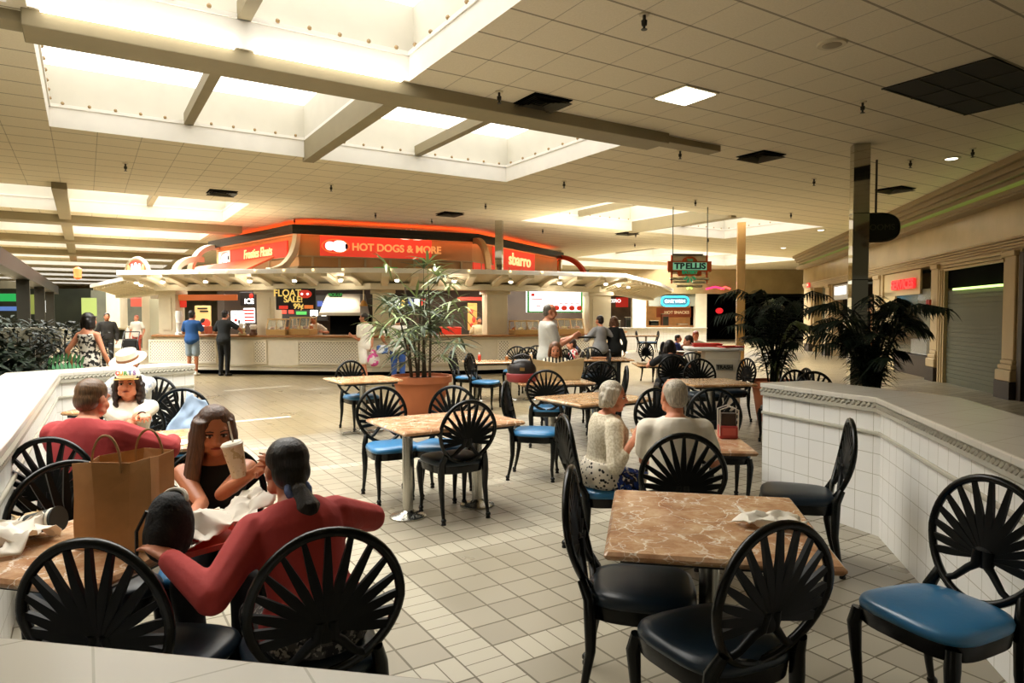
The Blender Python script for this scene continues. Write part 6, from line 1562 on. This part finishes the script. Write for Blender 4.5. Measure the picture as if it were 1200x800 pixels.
for k in range(4): m = MB(); m.ell((.045*math.cos(k*1.6), .045*math.sin(k*1.6), .032), (.036,.028,.022)); m.build('food', mat('fried_food','b8763a',.7,var=.2,vscale=40), tr_, smooth=True)
bt = thing('bread_roll', 'bun held in the elderly woman\'s hands', 'food', (.875,4.33,.86)); m = MB(); m.ell((0,0,0), (.045,.04,.026)); m.build('bun', mat('bread','b98a4c',.7), bt, smooth=True)
# child's table
pbx = thing('paper_bag', 'open tan paper bag standing before the child in stripes', 'bag', (.60,9.14,TZ), R(0)); m = MB(); m.rings([[(-.33*k,-.05,z),(.33*k,-.05,z),(.33*k,.05,z),(-.33*k,.05,z)] for k, z in ((.95,0),(1,.12))]+[[(-.36,-.07,.33),(-.1,-.07,.29),(.36,-.07,.36),(.36,.07,.36)]], True, False)
m = MB(); rs = []
for z, k in ((0,.92),(.1,1.0),(.18,1.04)): rs.append([(-.34*k,-.06,z),(0,-.075,z),(.34*k,-.06,z),(.34*k,.06,z),(0,.07,z),(-.34*k,.06,z)])
rs.append([(-.37,-.08,.28),(0,-.085,.22),(.36,-.08,.29),(.35,.08,.28),(0,.08,.21),(-.36,.08,.27)]); m.rings(rs, True, False); o = m.build('bag_body', mat('tan_bag','b8a478',.8,var=.08,vscale=6), pbx); sm = o.modifiers.new('t','SOLIDIFY'); sm.thickness = .006
hg = thing('handbag', 'round dark handbag with red base on the child\'s table', 'bag', (.13,8.78,TZ), R(0)); m = MB(); m.ell((0,0,.15), (.19,.12,.15)); m.box((0,0,.05), (.3,.2,.1), bev=.03); fuse(m, 'body', mat('dark_leather','241c18',.4), hg, .014, 3)
m = MB(); m.lathe([(.17,.0),(.20,.03),(.205,.10),(.195,.11)], n=24, sy=.66); m.build('base', mat('bag_red','8a2c2c',.5), hg, smooth=True)
m = MB(); m.tube([(-.13,-.05,.24),(-.1,-.1,.33),(0,-.11,.36),(.1,-.1,.33),(.13,-.05,.24)], .013, 8); m.build('strap', mat('dark_leather','241c18',.4), hg, smooth=True)
m = MB(); m.box((0,-.125,.17), (.06,.012,.04)); m.build('clasp', mat('brass','c8a060',.3,.8), hg)
# small things on the far tables
def shaker(x, y, m_, label, h=.1):
    t = thing('sauce_bottle', label, 'bottle', (x, y, TZ)); m = MB(); m.lathe([(.03,0),(.032,h*.7),(.014,h*.85)], n=14); m.build('bottle', m_, t, smooth=True); m = MB(); m.lathe([(.015,h*.84),(.016,h),(.006,h*1.05)], n=12); m.build('cap', M_white, t, smooth=True)
shaker(-.62,12.95, mat('ketchup','b8341f',.4), 'red bottle at the left end of the long tan table', .14); shaker(-.1,13.0, mat('mustard','8a5a2a',.4), 'brown bottle in the middle of the long tan table'); shaker(.36,12.9, mat('salt_tan','c8a880',.4), 'tan bottle at the right end of the long tan table', .15)
tray((1.78,13.55,TZ), 0, 'tan tray on the table below the two standing women', mat('tray_tan','a8764a',.5))
shaker(1.42,13.62, mat('dark_cup','1c1a18',.4), 'dark cup on the table below the two standing women', .16)
tray((2.45,12.1,TZ), R(5), 'pale tray on the table of the dark haired woman', mat('tray_pale','c8c0ac',.5))
# carried things
pk = thing('plastic_bag', 'pink and white plastic bag carried by the man in white shorts', 'bag', (-3.16,15.52,.46)); m = MB(); m.ell((0,0,.14), (.15,.07,.16)); m.ell((0,0,.3), (.07,.04,.08)); fuse(m, 'bag', pat('pink_white','e8dcd8','d85a9a',9,.5), pk, .014, 2)
m = MB(); m.tube([(-.05,0,.33),(-.02,0,.42),(.03,0,.42),(.05,0,.33)], .01, 6); m.build('handle', M_paper, pk)
bb = thing('folded_bag', 'blue and white bag held by the person in jeans behind the palm', 'bag', (-2.92,15.38,.74)); m = MB(); m.box((0,0,.1), (.26,.06,.2), bev=.03); m.build('bag', pat('blue_white','d8dce0','4a6aa8',9,.5), bb)
m = MB(); m.tube([(-.08,0,.19),(0,0,.26),(.08,0,.19)], .01, 6); m.build('handle', M_paper, bb)
ph = thing('food_tray', 'dark tray held out by the grey shirted man', 'tray', (1.10,10.22,1.27)); m = MB(); m.rings([[(-.15*k,-.12*k,z),(.15*k,-.12*k,z),(.15*k,.12*k,z),(-.15*k,.12*k,z)] for k, z in ((.9,0),(1,.02),(.97,.02),(.88,.006))]); m.build('tray', M_black, ph)
# stroller before the far left shop
sr = thing('stroller', 'black stroller before the far left shop under the shell sign', 'stroller', (-14.2,25.4,0), R(20))
m = MB(); m.tube([(-.25,.35,1.0),(-.25,-.2,.55),(-.25,-.4,.1)], .02, 8); m.tube([(.25,.35,1.0),(.25,-.2,.55),(.25,-.4,.1)], .02, 8); m.tube([(-.25,.35,1.0),(.25,.35,1.0)], .022, 8); m.tube([(-.25,-.1,.6),(-.25,.3,.1)], .02, 8); m.tube([(.25,-.1,.6),(.25,.3,.1)], .02, 8); m.build('frame', M_black, sr)
m = MB(); m.box((0,0,.5), (.44,.4,.5), bev=.06); m.build('seat', mat('stroller_cloth','141414',.8), sr)
for x in (-.25,.25):
    for y in (-.4,.3): m = MB(); m.tube([(x-.02,y,.09),(x+.02,y,.09)], .09, 14); m.build('wheel', M_black, sr)
# thin white strips on the walkway floor
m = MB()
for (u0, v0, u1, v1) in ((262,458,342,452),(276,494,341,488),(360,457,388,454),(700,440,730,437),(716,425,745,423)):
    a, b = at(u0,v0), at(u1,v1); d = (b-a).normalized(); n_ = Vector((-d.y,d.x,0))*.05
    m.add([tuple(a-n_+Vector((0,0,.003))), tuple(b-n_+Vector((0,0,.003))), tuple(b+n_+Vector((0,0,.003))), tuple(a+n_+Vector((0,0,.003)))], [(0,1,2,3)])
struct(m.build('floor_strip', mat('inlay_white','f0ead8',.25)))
# ------------------------------------------------------------------ light of the place
wld = bpy.data.worlds.new('world'); scn.world = wld; wld.use_nodes = True
bg = wld.node_tree.nodes['Background']; bg.inputs[0].default_value = lin('d8cfae'); bg.inputs[1].default_value = .09
